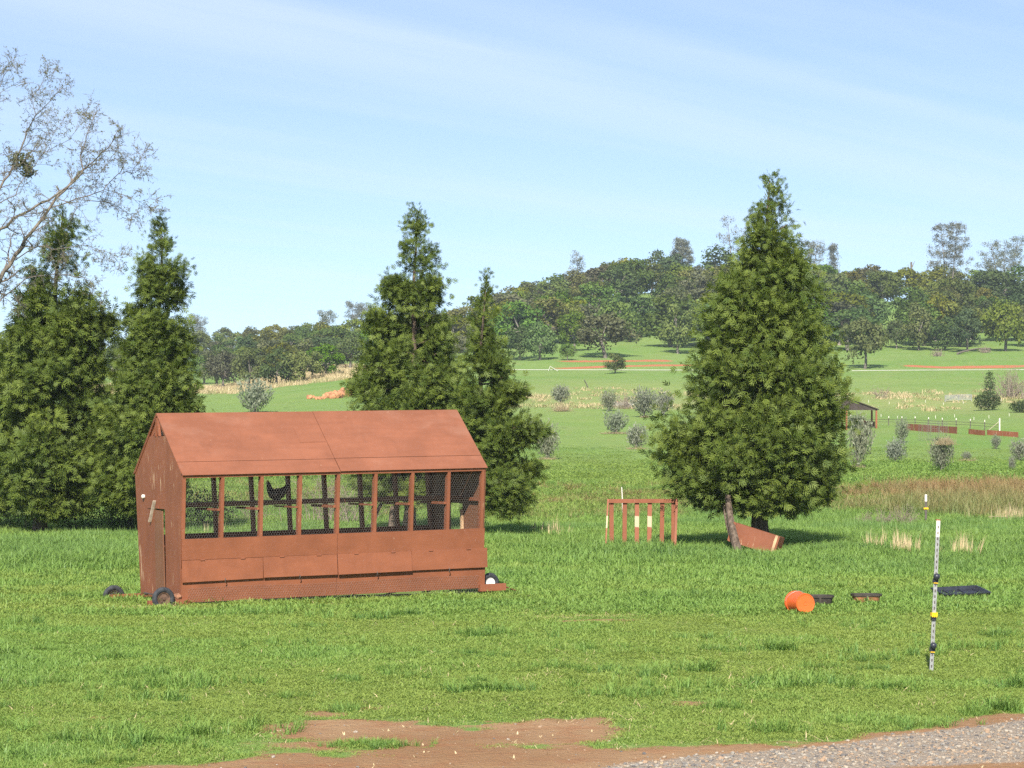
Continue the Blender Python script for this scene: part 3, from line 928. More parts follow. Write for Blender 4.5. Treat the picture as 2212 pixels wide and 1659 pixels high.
def cedar(label, u0, d, prof, n_sp, seed, trunk_r=0.17, extras=(), drop=0.0, stems=(), L0=0.30, clump=1.0, crown_lo=None, gaps=0.0):
    q = np.random.default_rng(seed)
    base = at_depth(u0, d)
    root = empty('cedar_tree', base)
    tag(root, label, 'tree', 'cedars behind the coop')
    pv = np.array(prof, float)
    s = d / F
    pz = CH + (HY - pv[:, 0]) * s - base.z
    pl, pr = (pv[:, 1] - CX) * s - base.x, (pv[:, 2] - CX) * s - base.x
    o_ = np.argsort(pz)
    pz, pl, pr = pz[o_], pl[o_], pr[o_]
    H = pz[-1]
    cen = lambda z: np.interp(z, [0, H], [0, (pl[-1] + pr[-1]) / 2])
    # trunk
    tm = MB()
    tp = [(float(cen(z)) + 0.03 * math.sin(z * 2 + seed), 0.03 * math.cos(z * 1.7), z) for z in np.linspace(-0.15, H * 0.97, 12)]
    tm.sweep(tp, [trunk_r * 1.35] + [trunk_r * (1 - 0.93 * i / 11) for i in range(1, 12)], 10)
    for (us, vs_, ue, ve, r, dd) in stems:
        a, b = px(us, vs_, d - dd) - base, px(ue, ve, d - dd * 0.4) - base
        sm_ = MB()
        limb(sm_, a, b, r, r * 0.6, (-0.06, 0, 0.05), 6)
        sm_.build('stem', M['cedar_bark'], root)
    # boughs
    nb = int(n_sp / 105)
    zb = pz[0] + (H - pz[0]) * q.random(nb * 3)
    R_ = np.interp(zb, pz, (pr - pl) / 2)
    keep = q.random(nb * 3) < np.clip((R_ + 0.25) / (R_.max() + 0.25), 0, 1) ** 0.7
    zb = zb[keep][:nb]
    nb = len(zb)
    th = q.random(nb) * 2 * math.pi
    cx_ = cen(zb)
    wr, wl_ = np.interp(zb, pz, pr) - cx_, cx_ - np.interp(zb, pz, pl)
    ct = np.cos(th)
    R = wr * (1 + ct) / 2 + wl_ * (1 - ct) / 2
    R = np.where(np.abs(ct) > 0.5, R, np.minimum(R, (wr + wl_) / 2 * 1.05))
    R = R * q.uniform(0.76, 1.03, nb) - 0.06
    R = np.maximum(R, 0.04)
    end = np.stack([cx_ + R * np.cos(th), R * np.sin(th), zb + 0.05 * R], 1)
    start = np.stack([cx_, 0 * R, zb - 0.28 * R - drop * R], 1)
    start[:, 2] = np.maximum(start[:, 2], pz[0] + 0.02)
    for (ue, ve, rp) in extras:
        e = np.array(px(ue, ve, d - q.uniform(0.1, 0.8)) - base)
        for _ in range(9):
            e2 = e + q.normal(size=3) * rp * s * 0.5
            end = np.vstack([end, e2])
            start = np.vstack([start, [cen(max(e[2] - 0.3, 0.4)), 0, max(e[2] - 0.1, 0.5)]])
            R = np.append(R, rp * s * 2.6)
    nb = len(end)
    for i in range(nb):
        if R[i] > 0.5 and (i % 2 == 0 or i >= nb - 9 * len(extras)):
            limb(tm, start[i], start[i] + (end[i] - start[i]) * 0.86, 0.028, 0.008, (0, 0, -0.08 * R[i]), 4, 5)
    tm.build('trunk', M['cedar_bark'], root)
    # sprays clumped along the outer part of each bough
    L0 *= 0.80
    per = np.maximum((n_sp * (R + 0.30) / (R + 0.30).sum()).astype(int), 8)
    bi = np.repeat(np.arange(nb), per)
    n = len(bi)
    t = 1 - np.abs(q.normal(size=n)) * 0.30
    t = np.clip(t, 0.22, 1.06)
    axis = end[bi] - start[bi]
    P = start[bi] + axis * t[:, None]
    P[:, 2] -= 0.08 * R[bi] * np.sin(math.pi * np.clip(t, 0, 1))
    cr = clump * (0.07 + 0.105 * np.minimum(R[bi], 1.6))
    off = q.normal(size=(n, 3)) * cr[:, None] * np.array([[1, 1, 0.8]])
    P += off
    ax = axis / (np.linalg.norm(axis, axis=1, keepdims=True) + 1e-9)
    D = ax * 0.55 + off / (np.linalg.norm(off, axis=1, keepdims=True) + 1e-9) * 0.6 + q.normal(size=(n, 3)) * 0.45 + np.array([[0, 0, -0.12 - drop]])
    P[:, 2] = np.maximum(P[:, 2], pz[0] - 0.12 + 0.25 * q.normal(size=n) * 0.5)
    hfrac = np.clip(P[:, 2] / H, 0, 1)
    D[:, 2] += 0.5 * sstep(0.75, 1.0, hfrac)
    L = L0 * q.uniform(0.65, 1.25, n) * np.interp(hfrac, [0, 0.7, 1], [1.0, 0.95, 0.55])
    bt = q.random(nb)
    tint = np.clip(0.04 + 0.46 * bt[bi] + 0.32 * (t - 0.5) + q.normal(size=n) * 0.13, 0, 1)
    # leader at the very top
    m = 26
    Pt = np.stack([cen(H) + q.normal(size=m) * 0.04, q.normal(size=m) * 0.04, H - 0.25 - q.random(m) * 0.9], 1)
    Dt = np.stack([q.normal(size=m) * 0.35, q.normal(size=m) * 0.35, np.ones(m)], 1)
    P, D = np.vstack([P, Pt]), np.vstack([D, Dt])
    L, tint = np.append(L, np.full(m, 0.26)), np.append(tint, q.uniform(0.3, 0.8, m))
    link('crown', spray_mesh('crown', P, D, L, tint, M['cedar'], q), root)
    return root


cedar('broad dense cedar with two trunks standing alone beyond the orange bucket', 1642, 54.5,
      [(365, 1660, 1666), (400, 1645, 1688), (440, 1635, 1705), (500, 1610, 1722), (540, 1600, 1725), (580, 1588, 1740), (620, 1552, 1758), (700, 1520, 1768), (760, 1503, 1784), (800, 1486, 1796), (860, 1460, 1806), (920, 1436, 1812), (960, 1422, 1812), (1020, 1430, 1810), (1055, 1462, 1800), (1085, 1515, 1770)],
      30000, 3, 0.20, extras=((1488, 1036, 22), (1525, 1066, 16), (1735, 1085, 16), (1775, 1062, 16)), stems=((1598, 1203, 1572, 1060, 0.095, 2.6), (1590, 1195, 1563, 1085, 0.032, 2.3), (1520, 1075, 1600, 1060, 0.025, 0.8)), L0=0.27)
cedar('tall ragged cedar with a narrow top rising behind the coop roof', 885, 63.5,
      [(448, 894, 904), (470, 882, 918), (500, 872, 930), (545, 868, 948), (600, 850, 950), (630, 835, 952), (680, 800, 962), (740, 795, 972), (800, 768, 985), (860, 748, 998), (900, 738, 1003), (1000, 745, 1008), (1070, 790, 995)],
      18000, 5, 0.16, extras=((845, 615, 16), (805, 690, 15), (775, 830, 20)), stems=((800, 1150, 850, 1050, 0.06, 0.4), (845, 1150, 870, 1000, 0.09, 0.5)), L0=0.27, gaps=0.2)
cedar('slender thin-topped cedar at the far end of the coop, low boughs spread wide', 1022, 61,
      [(585, 1046, 1052), (620, 1036, 1064), (660, 1022, 1072), (720, 1008, 1084), (800, 994, 1098), (860, 988, 1104), (900, 988, 1106), (960, 986, 1110), (1000, 990, 1112), (1080, 1005, 1110), (1105, 1030, 1090)],
      12000, 8, 0.12, extras=((1132, 925, 30), (1155, 935, 20), (1085, 935, 22), (1105, 1040, 36), (1122, 1075, 32), (1155, 1010, 18), (1080, 1000, 26), (1104, 850, 14), (1125, 845, 8)), L0=0.26)
cedar('pointed narrow cedar rising just behind the coop gable end', 330, 62.5,
      [(470, 346, 354), (500, 330, 370), (540, 311, 385), (580, 293, 404), (640, 290, 404), (680, 268, 400), (740, 258, 408), (800, 246, 416), (860, 226, 424), (900, 212, 428), (1000, 200, 415), (1070, 210, 390), (1095, 250, 350)],
      18000, 13, 0.15, extras=((300, 1060, 20), (262, 1080, 16), (225, 1050, 18)), L0=0.28)
cedar('drooping dark cedar under the bare tree, brown trunk at its foot', 86, 63.5,
      [(432, 130, 140), (470, 108, 165), (540, 86, 178), (580, 62, 188), (640, 38, 208), (680, 28, 240), (720, 24, 246), (800, 14, 232), (900, -8, 228), (1000, -18, 235), (1070, 0, 215), (1095, 40, 190)],
      17500, 17, 0.17, extras=((230, 700, 16), (40, 710, 14), (110, 1090, 16)), drop=0.22, L0=0.31)
cedar('low cedar cut off by the picture edge beside the drooping cedar', -50, 66,
      [(640, -64, -54), (740, -130, 12), (850, -160, 50), (950, -170, 66), (1060, -150, 66), (1100, -80, 40)],
      8500, 23, 0.14, drop=0.2, L0=0.31)

# ------------------------------------------------------------------ bare tree with mistletoe
q = np.random.default_rng(41)
BD = 62.0
bt_base = at_depth(-190, BD)
A_, B_, RA_, RB_ = [], [], [], []


def add_poly(pts, r0, r1):
    n = len(pts) - 1
    for i in range(n):
        A_.append(pts[i]); B_.append(pts[i + 1])
        RA_.append(r0 + (r1 - r0) * i / n); RB_.append(r0 + (r1 - r0) * (i + 1) / n)


def twig(p, d, L, r, lev):
    n = 5 if lev < 2 else 3
    pts = [p]
    d = d / np.linalg.norm(d)
    curl = q.normal(size=3) * 0.16
    for i in range(n):
        d = d + curl + q.normal(size=3) * 0.13 + np.array([0, 0, 0.01])
        d /= np.linalg.norm(d)
        pts.append(pts[-1] + d * L / n)
    add_poly(pts, r, max(r * 0.45, 0.0026))
    if lev < 4:
        k = (6, 5, 4, 2)[lev] if L > 0.2 else 1
        for _ in range(k):
            t = q.uniform(0.2, 1.0) * n
            i = min(int(t), n - 1)
            o = pts[i] + (pts[i + 1] - pts[i]) * (t - i)
            dd = (pts[i + 1] - pts[i]) / np.linalg.norm(pts[i + 1] - pts[i]) + q.normal(size=3) * 0.62
            twig(o, dd, L * q.uniform(0.38, 0.62), max(r * 0.5, 0.003), lev + 1)


LIMBS = [
    ([(-190, 1150), (-175, 950), (-120, 800), (-60, 700), (0, 607), (32, 552), (70, 498), (122, 428), (173, 373), (205, 345), (243, 306)], 0.19, 0.018, 0),
    ([(-120, 800), (-70, 620), (0, 495), (42, 463), (106, 434), (176, 373), (176, 340), (190, 290), (200, 260)], 0.10, 0.012, -0.8),
    ([(106, 450), (166, 431), (224, 408), (256, 376), (284, 373), (302, 350), (314, 326)], 0.04, 0.006, 0.7),
    ([(166, 431), (237, 437), (262, 452), (288, 466)], 0.026, 0.006, 1.0),
    ([(224, 408), (282, 425), (312, 442), (328, 448)], 0.016, 0.005, 0.3),
    ([(32, 562), (70, 536), (112, 536), (179, 527), (224, 543), (262, 556)], 0.04, 0.006, -1.0),
    ([(-70, 620), (-40, 480), (0, 408), (29, 360), (51, 300), (70, 261), (96, 232), (128, 194)], 0.09, 0.008, 0.9),
    ([(77, 250), (69, 216), (77, 197), (99, 168), (104, 146)], 0.018, 0.004, 1.0),
    ([(0, 376), (32, 367), (80, 312), (106, 290), (141, 271)], 0.032, 0.006, -0.6),
    ([(-60, 500), (-40, 330), (-12, 235), (-2, 190), (14, 155), (24, 135)], 0.06, 0.005, -0.4),
    ([(-40, 700), (10, 640), (60, 600), (120, 590), (180, 600), (215, 640)], 0.05, 0.006, 0.5),
    ([(173, 373), (200, 390), (250, 330), (262, 300)], 0.02, 0.005, -0.5),
    ([(-20, 450), (30, 420), (60, 370), (95, 330), (150, 300), (180, 250)], 0.035, 0.006, 0.2),
]
for pts, r0, r1, dep in LIMBS:
    w = [np.array(px(u, v, BD + dep * min(1.0, i / 3))) for i, (u, v) in enumerate(pts)]
    fine = []
    for i in range(len(w) - 1):
        for k in range(3):
            fine.append(w[i] + (w[i + 1] - w[i]) * k / 3 + q.normal(size=3) * (0.02 if i else 0))
    fine.append(w[-1])
    add_poly(fine, r0 * 0.45, r1 * 0.55)
    n = len(fine)
    vis = [i for i in range(2, n) if fine[i][0] > px(-40, 0, BD).x]
    for i in vis:
        dirv = fine[i] - fine[i - 1]
        dirv = dirv / (np.linalg.norm(dirv) + 1e-9)
        f_ = i / n
        for _ in range(1 + (i % 2)):
            dd = dirv * 0.8 + q.normal(size=3) * np.array([0.6, 0.7, 0.6])
            twig(fine[i], dd, q.uniform(0.35, 0.8) * (1.0 - 0.45 * f_), max((r0 + (r1 - r0) * f_) * 0.22, 0.005), 1)
    twig(fine[-1], fine[-1] - fine[-2], 0.3, r1, 1)
A_, B_ = np.array(A_), np.array(B_)
off = np.array(bt_base)
root = empty('bare_tree', bt_base)
tag(root, 'leafless winter tree with a mistletoe ball, reaching over the drooping cedar', 'tree')
RA_, RB_ = np.array(RA_), np.array(RB_)
big = RA_ > 0.02
V, Q = segs(A_[big] - off, B_[big] - off, RA_[big], RB_[big], 7)
link('trunk', raw_mesh('trunk', V, Q, M['pale_bark'], True), root)
V, Q = segs(A_[~big] - off, B_[~big] - off, RA_[~big], RB_[~big], 3)
tw = link('twigs', raw_mesh('twigs', V, Q, M['twig']), root)
tw['kind'] = 'stuff'
# buds: tiny reddish leaf points near twig ends
ends = B_[(~big) & (RB_ < 0.004)]
sel = ends[q.random(len(ends)) < 0.5]


def leaf_quads(P, size, q, squash=1.0, up=0.0, aspect=2.0, face=None):
    n = len(P)
    a = q.normal(size=(n, 3)) + np.array([[0, 0, up]])
    a /= np.linalg.norm(a, axis=1, keepdims=True)
    if face is not None:
        nn = face + q.normal(size=(n, 3)) * 0.42
        nn /= np.linalg.norm(nn, axis=1, keepdims=True)
        a = a - nn * (a * nn).sum(1, keepdims=True)
        a /= np.linalg.norm(a, axis=1, keepdims=True) + 1e-9
    b = np.cross(a, nn if face is not None else q.normal(size=(n, 3)))
    b /= np.linalg.norm(b, axis=1, keepdims=True) + 1e-9
    s = np.broadcast_to(np.asarray(size, float), n)[:, None]
    V = np.stack([P, P + a * s * 0.5 + b * s * 0.5 / aspect, P + a * s, P + a * s * 0.5 - b * s * 0.5 / aspect], 1)
    return V.reshape(-1, 3), (np.arange(n) * 4)[:, None] + np.array([[0, 1, 2, 3]])


V, Q = leaf_quads(sel - off, q.uniform(0.02, 0.05, len(sel)), q)
bu = link('buds', raw_mesh('buds', V, Q, M['oak_brown'], False, {'tint': ('FLOAT', q.uniform(0.2, 1, len(V)).astype(np.float32))}), root)
bu['kind'] = 'stuff'
for i, (u, v, r, lab) in enumerate(((48, 349, 0.30, 'round mistletoe clump high in the bare tree'), (62, 372, 0.17, 'smaller mistletoe tuft just below the round clump in the bare tree'))):
    c0 = px(u, v, BD + 0.2)
    P = q.normal(size=(520 if i == 0 else 200, 3))
    P = P / np.linalg.norm(P, axis=1, keepdims=True) * (q.random(len(P)) ** 0.4)[:, None] * r * np.array([[1.15, 1, 0.8]])
    V, Q = leaf_quads(P, q.uniform(0.05, 0.10, len(P)), q)
    mo = empty('mistletoe', c0)
    tag(mo, lab, 'mistletoe', 'mistletoe in the bare tree')
    link('leaves', raw_mesh('leaves', V, Q, M['mistletoe'], False, {'tint': ('FLOAT', np.repeat(q.uniform(0, 1, len(P)), 4).astype(np.float32))}), mo)
    V, Q = segs(np.zeros((24, 3)), P[:24] * 0.9, 0.008, 0.004, 4)
    link('stems', raw_mesh('stems', V, Q, M['twig']), mo)['kind'] = 'stuff'

# ------------------------------------------------------------------ shrubs, brush and thickets


def brush_mesh(name, rx, ry, h, n, seed, mat, lean=0.0, r=0.006):
    q = np.random.default_rng(seed)
    A, B, RA, RB = [], [], [], []
    for i in range(n):
        p = np.array([q.normal() * rx * 0.35, q.normal() * ry * 0.35, 0.0])
        a = q.uniform(0, 2 * math.pi)
        sp = q.uniform(0.1, 1.0)
        d = np.array([math.cos(a) * rx / h * sp + lean, math.sin(a) * ry / h * sp, 1.0])
        d /= np.linalg.norm(d)
        L = h * q.uniform(0.5, 1.05)
        for k in range(6):
            d2 = d + q.normal(size=3) * 0.16 + np.array([0, 0, -0.05 * k * sp])
            d2 /= np.linalg.norm(d2)
            e = p + d2 * L / 6
            A.append(p); B.append(e); RA.append(r * (1 - k / 7)); RB.append(r * (1 - (k + 1) / 7))
            if k > 1:
                for _ in range(3):
                    t = d2 + q.normal(size=3) * 0.65
                    A.append(e); B.append(e + t / np.linalg.norm(t) * L * q.uniform(0.07, 0.2)); RA.append(r * 0.45); RB.append(r * 0.2)
            p, d = e, d2
    V, Q = segs(A, B, RA, RB, 3)
    V[:, 2] = np.maximum(V[:, 2], -0.05)
    return raw_mesh(name, V, Q, mat)


def brush(name, label, cat, u, d, w_px, h_px, n, seed, mat='brush', group=None, r=0.006, leafy=0):
    s = d / F
    p = at_depth(u, d)
    root = empty(name, p)
    tag(root, label, cat, group)
    link('stems', brush_mesh('stems', w_px * s / 2, w_px * s / 2 * 0.8, h_px * s, n, seed, M[mat], r=r), root)['kind'] = 'stuff'
    if leafy:
        q = np.random.default_rng(seed + 1)
        P = q.normal(size=(leafy, 3))
        P /= np.linalg.norm(P, axis=1, keepdims=True)
        P = P * (q.random(leafy) ** 0.35)[:, None] * np.array([[w_px * s / 2, w_px * s * 0.4, h_px * s / 2]]) + np.array([[0, 0, h_px * s * 0.48]])
        P[:, 2] *= 0.85 + 0.3 * vnoise(P[:, 0] * 3, P[:, 1] * 3, 1.0, seed)
        P[:, 2] = np.maximum(P[:, 2], 0.02)
        V, Q = leaf_quads(P, q.uniform(0.6, 1.3, leafy) * max(0.05, 3.2 * s), q, up=0.3, aspect=1.5)
        link('foliage', raw_mesh('foliage', V, Q, M['bramble'], False, {'tint': ('FLOAT', np.repeat(q.uniform(0, 1, leafy), 4).astype(np.float32))}), root)
    return root


brush('leafless_thicket', 'grey leafless willow thicket seen through the middle coop bays', 'thicket', 715, 71, 190, 130, 60, 101, r=0.012)
brush('leafless_thicket', 'low leafless brush seen through the second coop bay', 'thicket', 545, 73, 90, 60, 30, 102, r=0.009)
brush('leafless_thicket', 'dry twiggy brush by the coop gable end under the cedar', 'thicket', 282, 64, 50, 48, 26, 103, r=0.008)
for i, (u, d, w, h, lab) in enumerate(((30, 66, 190, 85, 'dark bramble under the low cedar'), (180, 65.5, 170, 90, 'dark bramble beside the brown cedar trunk'), (275, 64, 110, 100, 'dark bramble behind the coop gable end'), (440, 68, 150, 90, 'dark bramble seen through the first coop bay'))):
    brush('bramble_bush', lab, 'bush', u, d, w, h, 14, 110 + i, 'twig', 'brambles under the cedars', leafy=2600)
for i, (u, d, w, h, lab) in enumerate(((1872, 69, 36, 34, 'small brown brush mound nearer the big cedar'), (1908, 69, 44, 40, 'middle brown brush mound of three at the rush edge'), (1958, 69, 56, 48, 'largest brown brush mound at the rush edge'))):
    brush('brush_mound', lab, 'brush pile', u, d, w, h, 55, 120 + i, 'brush', 'brown brush mounds at the rush edge')
brush('bare_bush', 'large grey leafless bush on the far slope by the picture edge', 'bush', 2185, 232, 110, 66, 90, 131, 'brush', r=0.03)
brush('bare_bush', 'small leafless bush on the slope above the shelter', 'bush', 1903, 232, 40, 26, 34, 132, 'brush', r=0.02)
brush('bare_bush', 'wide low grey bush behind the white trough', 'bush', 1350, 206, 85, 34, 80, 134, 'brush', r=0.02)
brush('bramble_bush', 'dark green bramble in front of the grey leafless bush', 'bush', 2133, 205, 62, 42, 14, 133, 'twig', 'brambles on the far slope', leafy=2200)
brush('bramble_bush', 'dark spreading bramble cut off by the picture edge on the far slope', 'bush', 2212, 200, 70, 26, 14, 135, 'twig', 'brambles on the far slope', leafy=1800)
brush('bramble_bush', 'upright dark bush standing in the grey leafless bush', 'bush', 2138, 228, 24, 62, 10, 136, 'twig', 'brambles on the far slope', leafy=700)


def olive_mesh(seed, n=1500):
    q = np.random.default_rng(seed)
    P = q.normal(size=(n, 3))
    P /= np.linalg.norm(P, axis=1, keepdims=True)
    P *= (q.random(n) ** 0.6)[:, None]
    lump = 0.66 + 0.72 * fbm(P[:, 0] * 2 + seed, P[:, 2] * 2 + P[:, 1] * 1.3, 0.7, seed)
    P = P * lump[:, None] * np.array([[0.5, 0.5, 0.52]]) + np.array([[0, 0, 0.5]])
    P[:, 2] = np.clip(P[:, 2], 0.015, 1.2)
    k = np.clip(0.75 + 0.5 * P[:, 2], 0, 1.1)
    P[:, 0] *= k
    P[:, 1] *= k
    P[:, 2] *= q.uniform(0.85, 1.12, n)
    V, Q = leaf_quads(P, q.uniform(0.06, 0.17, n), q, up=1.4, aspect=3.4)
    t = np.repeat(np.clip(q.uniform(0, 0.7, n) + 0.3 * P[:, 2], 0, 1), 4)
    return raw_mesh('crown', V, Q, M['olive'], False, {'tint': ('FLOAT', t.astype(np.float32))})


def olive_trunk(seed):
    m = MB()
    r_ = random.Random(seed)
    for k in range(4):
        m.sweep([(r_.uniform(-.03, .03), r_.uniform(-.03, .03), -0.03), (r_.uniform(-.08, .08), r_.uniform(-.08, .08), 0.3), (r_.uniform(-.22, .22), r_.uniform(-.2, .2), 0.8)], [0.022, 0.016, 0.006], 6)
    return m.mesh('trunk', M['oak_bark'])


OLC, OLT = [olive_mesh(s) for s in (1, 2, 3, 4, 5)], [olive_trunk(s) for s in (1, 2, 3)]


def mulch_mesh(seed):
    q = np.random.default_rng(seed)
    n = 260
    a, r = q.uniform(0, 2 * math.pi, n), np.sqrt(q.random(n))
    P = np.stack([r * np.cos(a), r * np.sin(a) * 0.9, 0.10 * (1 - r)], 1)
    D = np.stack([q.normal(size=n), q.normal(size=n), np.abs(q.normal(size=n)) * 0.35], 1)
    D /= np.linalg.norm(D, axis=1, keepdims=True)
    V, Q = segs(P, P + D * q.uniform(0.12, 0.4, n)[:, None], 0.012, 0.006, 3)
    return raw_mesh('straw', V, Q, M['straw_leaf'], False, {'tint': ('FLOAT', q.uniform(0, 1, len(V)).astype(np.float32))})


MUL = [mulch_mesh(s) for s in (1, 2)]
OL = [  # u, base v, height px, width px, mulch px, lean, label
    (552, 893, 64, 60, 0, 0, 'silvery olive bush showing above the coop roof between two cedars'),
    (1211, 872, 36, 36, 0, 0, 'grey olive bush with a dry straw clump at its foot'),
    (1315, 888, 38, 30, 0, 0, 'narrow olive bush beside the white trough, on the coop side'),
    (1392, 902, 56, 46, 18, 0, 'tall rounded olive bush beside the white trough, on the big cedar side'),
    (1434, 897, 46, 34, 0, 0, 'olive bush half hidden behind the big cedar edge'),
    (1331, 937, 44, 42, 72, 0, 'olive bush with the widest straw ring in the pasture'),
    (1376, 970, 48, 42, 42, 0, 'olive bush with a straw ring, close to the big cedar'),
    (1182, 993, 64, 44, 40, 0, 'olive bush beside the low boughs of the slender cedar'),
    (1152, 958, 50, 40, 34, 0, 'olive bush behind the low boughs of the slender cedar'),
    (1852, 1010, 96, 46, 30, 0.12, 'tallest olive bush, leaning, at the right edge of the big cedar'),
    (1948, 957, 46, 26, 0, 0.06, 'small olive bush farther up behind another olive, in front of the red boards'),
    (1935, 1000, 46, 40, 0, 0, 'squat olive bush just below a smaller olive'),
    (2033, 1018, 62, 44, 0, 0, 'olive bush with a tuft of straw caught on its top'),
    (2088, 996, 18, 18, 40, 0, 'smallest olive sapling, in an orange ring of straw'),
    (2151, 970, 26, 18, 0, 0, 'small dark olive sapling below the red boards'),
    (2202, 995, 40, 34, 0, 0, 'olive bush cut by the picture edge'),
    (2186, 1018, 30, 14, 0, 0, 'thin wispy olive sapling near the picture edge'),
    (1848, 920, 20, 34, 0, 0, 'pale olive bush beside the shelter foot'),
]
for i, (u, v, h, w, mu, lean, lab) in enumerate(OL):
    p = on_ground(u, v)
    s = p.y / F
    root = empty('olive_bush', p)
    tag(root, lab, 'bush', 'young olives in the pasture')
    t = link('trunk', OLT[i % 3], root)
    c_ = link('crown', OLC[i % 5], root)
    for o in (t, c_):
        o.scale = (w * s * 1.12, w * s * 1.12, h * s * 1.02)
    c_.rotation_euler = (0, lean, i * 1.3)
    c_.scale = (w * s * 1.22, w * s * 1.22, h * s * 1.12)
    if mu:
        m_ = link('straw_ring', MUL[i % 2])
        m_.location, m_.scale, m_.rotation_euler = (p.x, p.y - 0.2, p.z), (mu * s / 2, mu * s / 2, 0.7), (0, 0, i)
        tag(m_, ('straw ring under the ' + lab)[:120].replace(', in front of the red boards', '').replace(' with the widest straw ring', ' with the widest ring').replace(' with a straw ring,', '').replace(', in an orange ring of straw', '').replace('tall rounded olive bush beside the white trough, on the big cedar side', 'tall olive beside the white trough').replace(' at the right edge of the big cedar', ' beside the big cedar'), 'straw', 'straw rings under olives')
for i, (u, v, w, h, lab) in enumerate(((1213, 889, 38, 22, 'dry straw clump at the foot of a grey olive bush'), (2042, 962, 40, 24, 'tuft of dry straw caught on an olive bush top'))):
    q = np.random.default_rng(300 + i)
    p = on_ground(u, v) if i == 0 else px(u, v, on_ground(2033, 1018).y - 0.35)
    s = p.y / F
    n = 420
    P = q.normal(size=(n, 3)) * np.array([[w * s * 0.25, w * s * 0.2, h * s * 0.12]])
    P[:, 2] = np.abs(P[:, 2])
    D = np.stack([q.normal(size=n) * 0.6, q.normal(size=n) * 0.6, np.abs(q.normal(size=n))], 1)
    D /= np.linalg.norm(D, axis=1, keepdims=True)
    V, Q = segs(P, P + D * (h * s * q.uniform(0.3, 0.8, n))[:, None], 0.008, 0.004, 3)
    tag(link('straw_clump', raw_mesh('straw_clump', V, Q, M['straw_leaf'], False, {'tint': ('FLOAT', q.uniform(0, 1, len(V)).astype(np.float32))}), None, p), lab, 'straw')

# ------------------------------------------------------------------ hill oaks and pines


def oak_meshes(seed, n=3000, flat=0.62):
    """crown of unit height/width; leaf clumps on a dome; trunk with limbs"""
    q = np.random.default_rng(seed)
    nc_ = 26
    th, ph = q.uniform(0, 2 * math.pi, nc_), np.arccos(1 - q.uniform(0, 1.80, nc_))
    rr = q.uniform(0.62, 0.98, nc_)
    C = np.stack([0.42 * rr * np.sin(ph) * np.cos(th), 0.42 * rr * np.sin(ph) * np.sin(th), 0.49 + 0.41 * rr * np.cos(ph)], 1)
    C[:, 2] += q.normal(size=nc_) * 0.035
    cr = q.uniform(0.11, 0.215, nc_)
    i = q.integers(0, nc_, n)
    D = q.normal(size=(n, 3))
    D[:, 2] += 0.35
    D /= np.linalg.norm(D, axis=1, keepdims=True)
    P = C[i] + D * (cr[i] * q.uniform(0.6, 1.05, n))[:, None] * np.array([[1, 1, 0.8]])
    V, Q = leaf_quads(P, q.uniform(0.032, 0.070, n), q, up=0.2, aspect=1.25, face=D)
    ct = q.uniform(0, 1, nc_)
    t = np.repeat(np.clip(0.12 + 0.55 * ct[i] + q.normal(size=n) * 0.14, 0, 1), 4)
    tm = MB()
    top = Vector((q.normal() * 0.03, q.normal() * 0.03, 0.36))
    limb(tm, (0, 0, -0.04), top, 0.034, 0.024, (q.normal() * 0.02, 0, 0), 3, 6)
    for k in range(7):
        c0 = C[k * 4 % nc_]
        limb(tm, top, (c0[0] * 0.9, c0[1] * 0.9, c0[2]), 0.017, 0.005, (0, 0, -0.02), 3, 5)
    return (V, Q, t), tm.mesh('trunk', M['oak_bark'])


OAKV = [oak_meshes(200 + s) for s in range(7)]
OAKC = {}
for cn in ('oak_mid', 'oak_dark', 'oak_yellow', 'oak_brown'):
    OAKC[cn] = [raw_mesh('crown', V, Q, M[cn], False, {'tint': ('FLOAT', t.astype(np.float32))}) for (V, Q, t), _ in OAKV]
OAK_WORD = {'oak_mid': 'green', 'oak_dark': 'dark green', 'oak_yellow': 'yellow-green', 'oak_brown': 'grey-brown'}
oaks = []


def oak(u, d, h, w, col, label=None, group=None, k=0):
    p = at_depth(u, d)
    rk = random.Random(k * 31 + 5)
    k = k % 7
    root = empty('oak_tree', p, (0, 0, rk.uniform(0, 6.28)))
    t, c_ = link('trunk', OAKV[k][1], root), link('crown', OAKC[col][k], root)
    t.scale = c_.scale = (w, w * rk.uniform(0.85, 1.1), h)
    oaks.append((root, u, d, h, w, col, p.z, label, group))
    return root


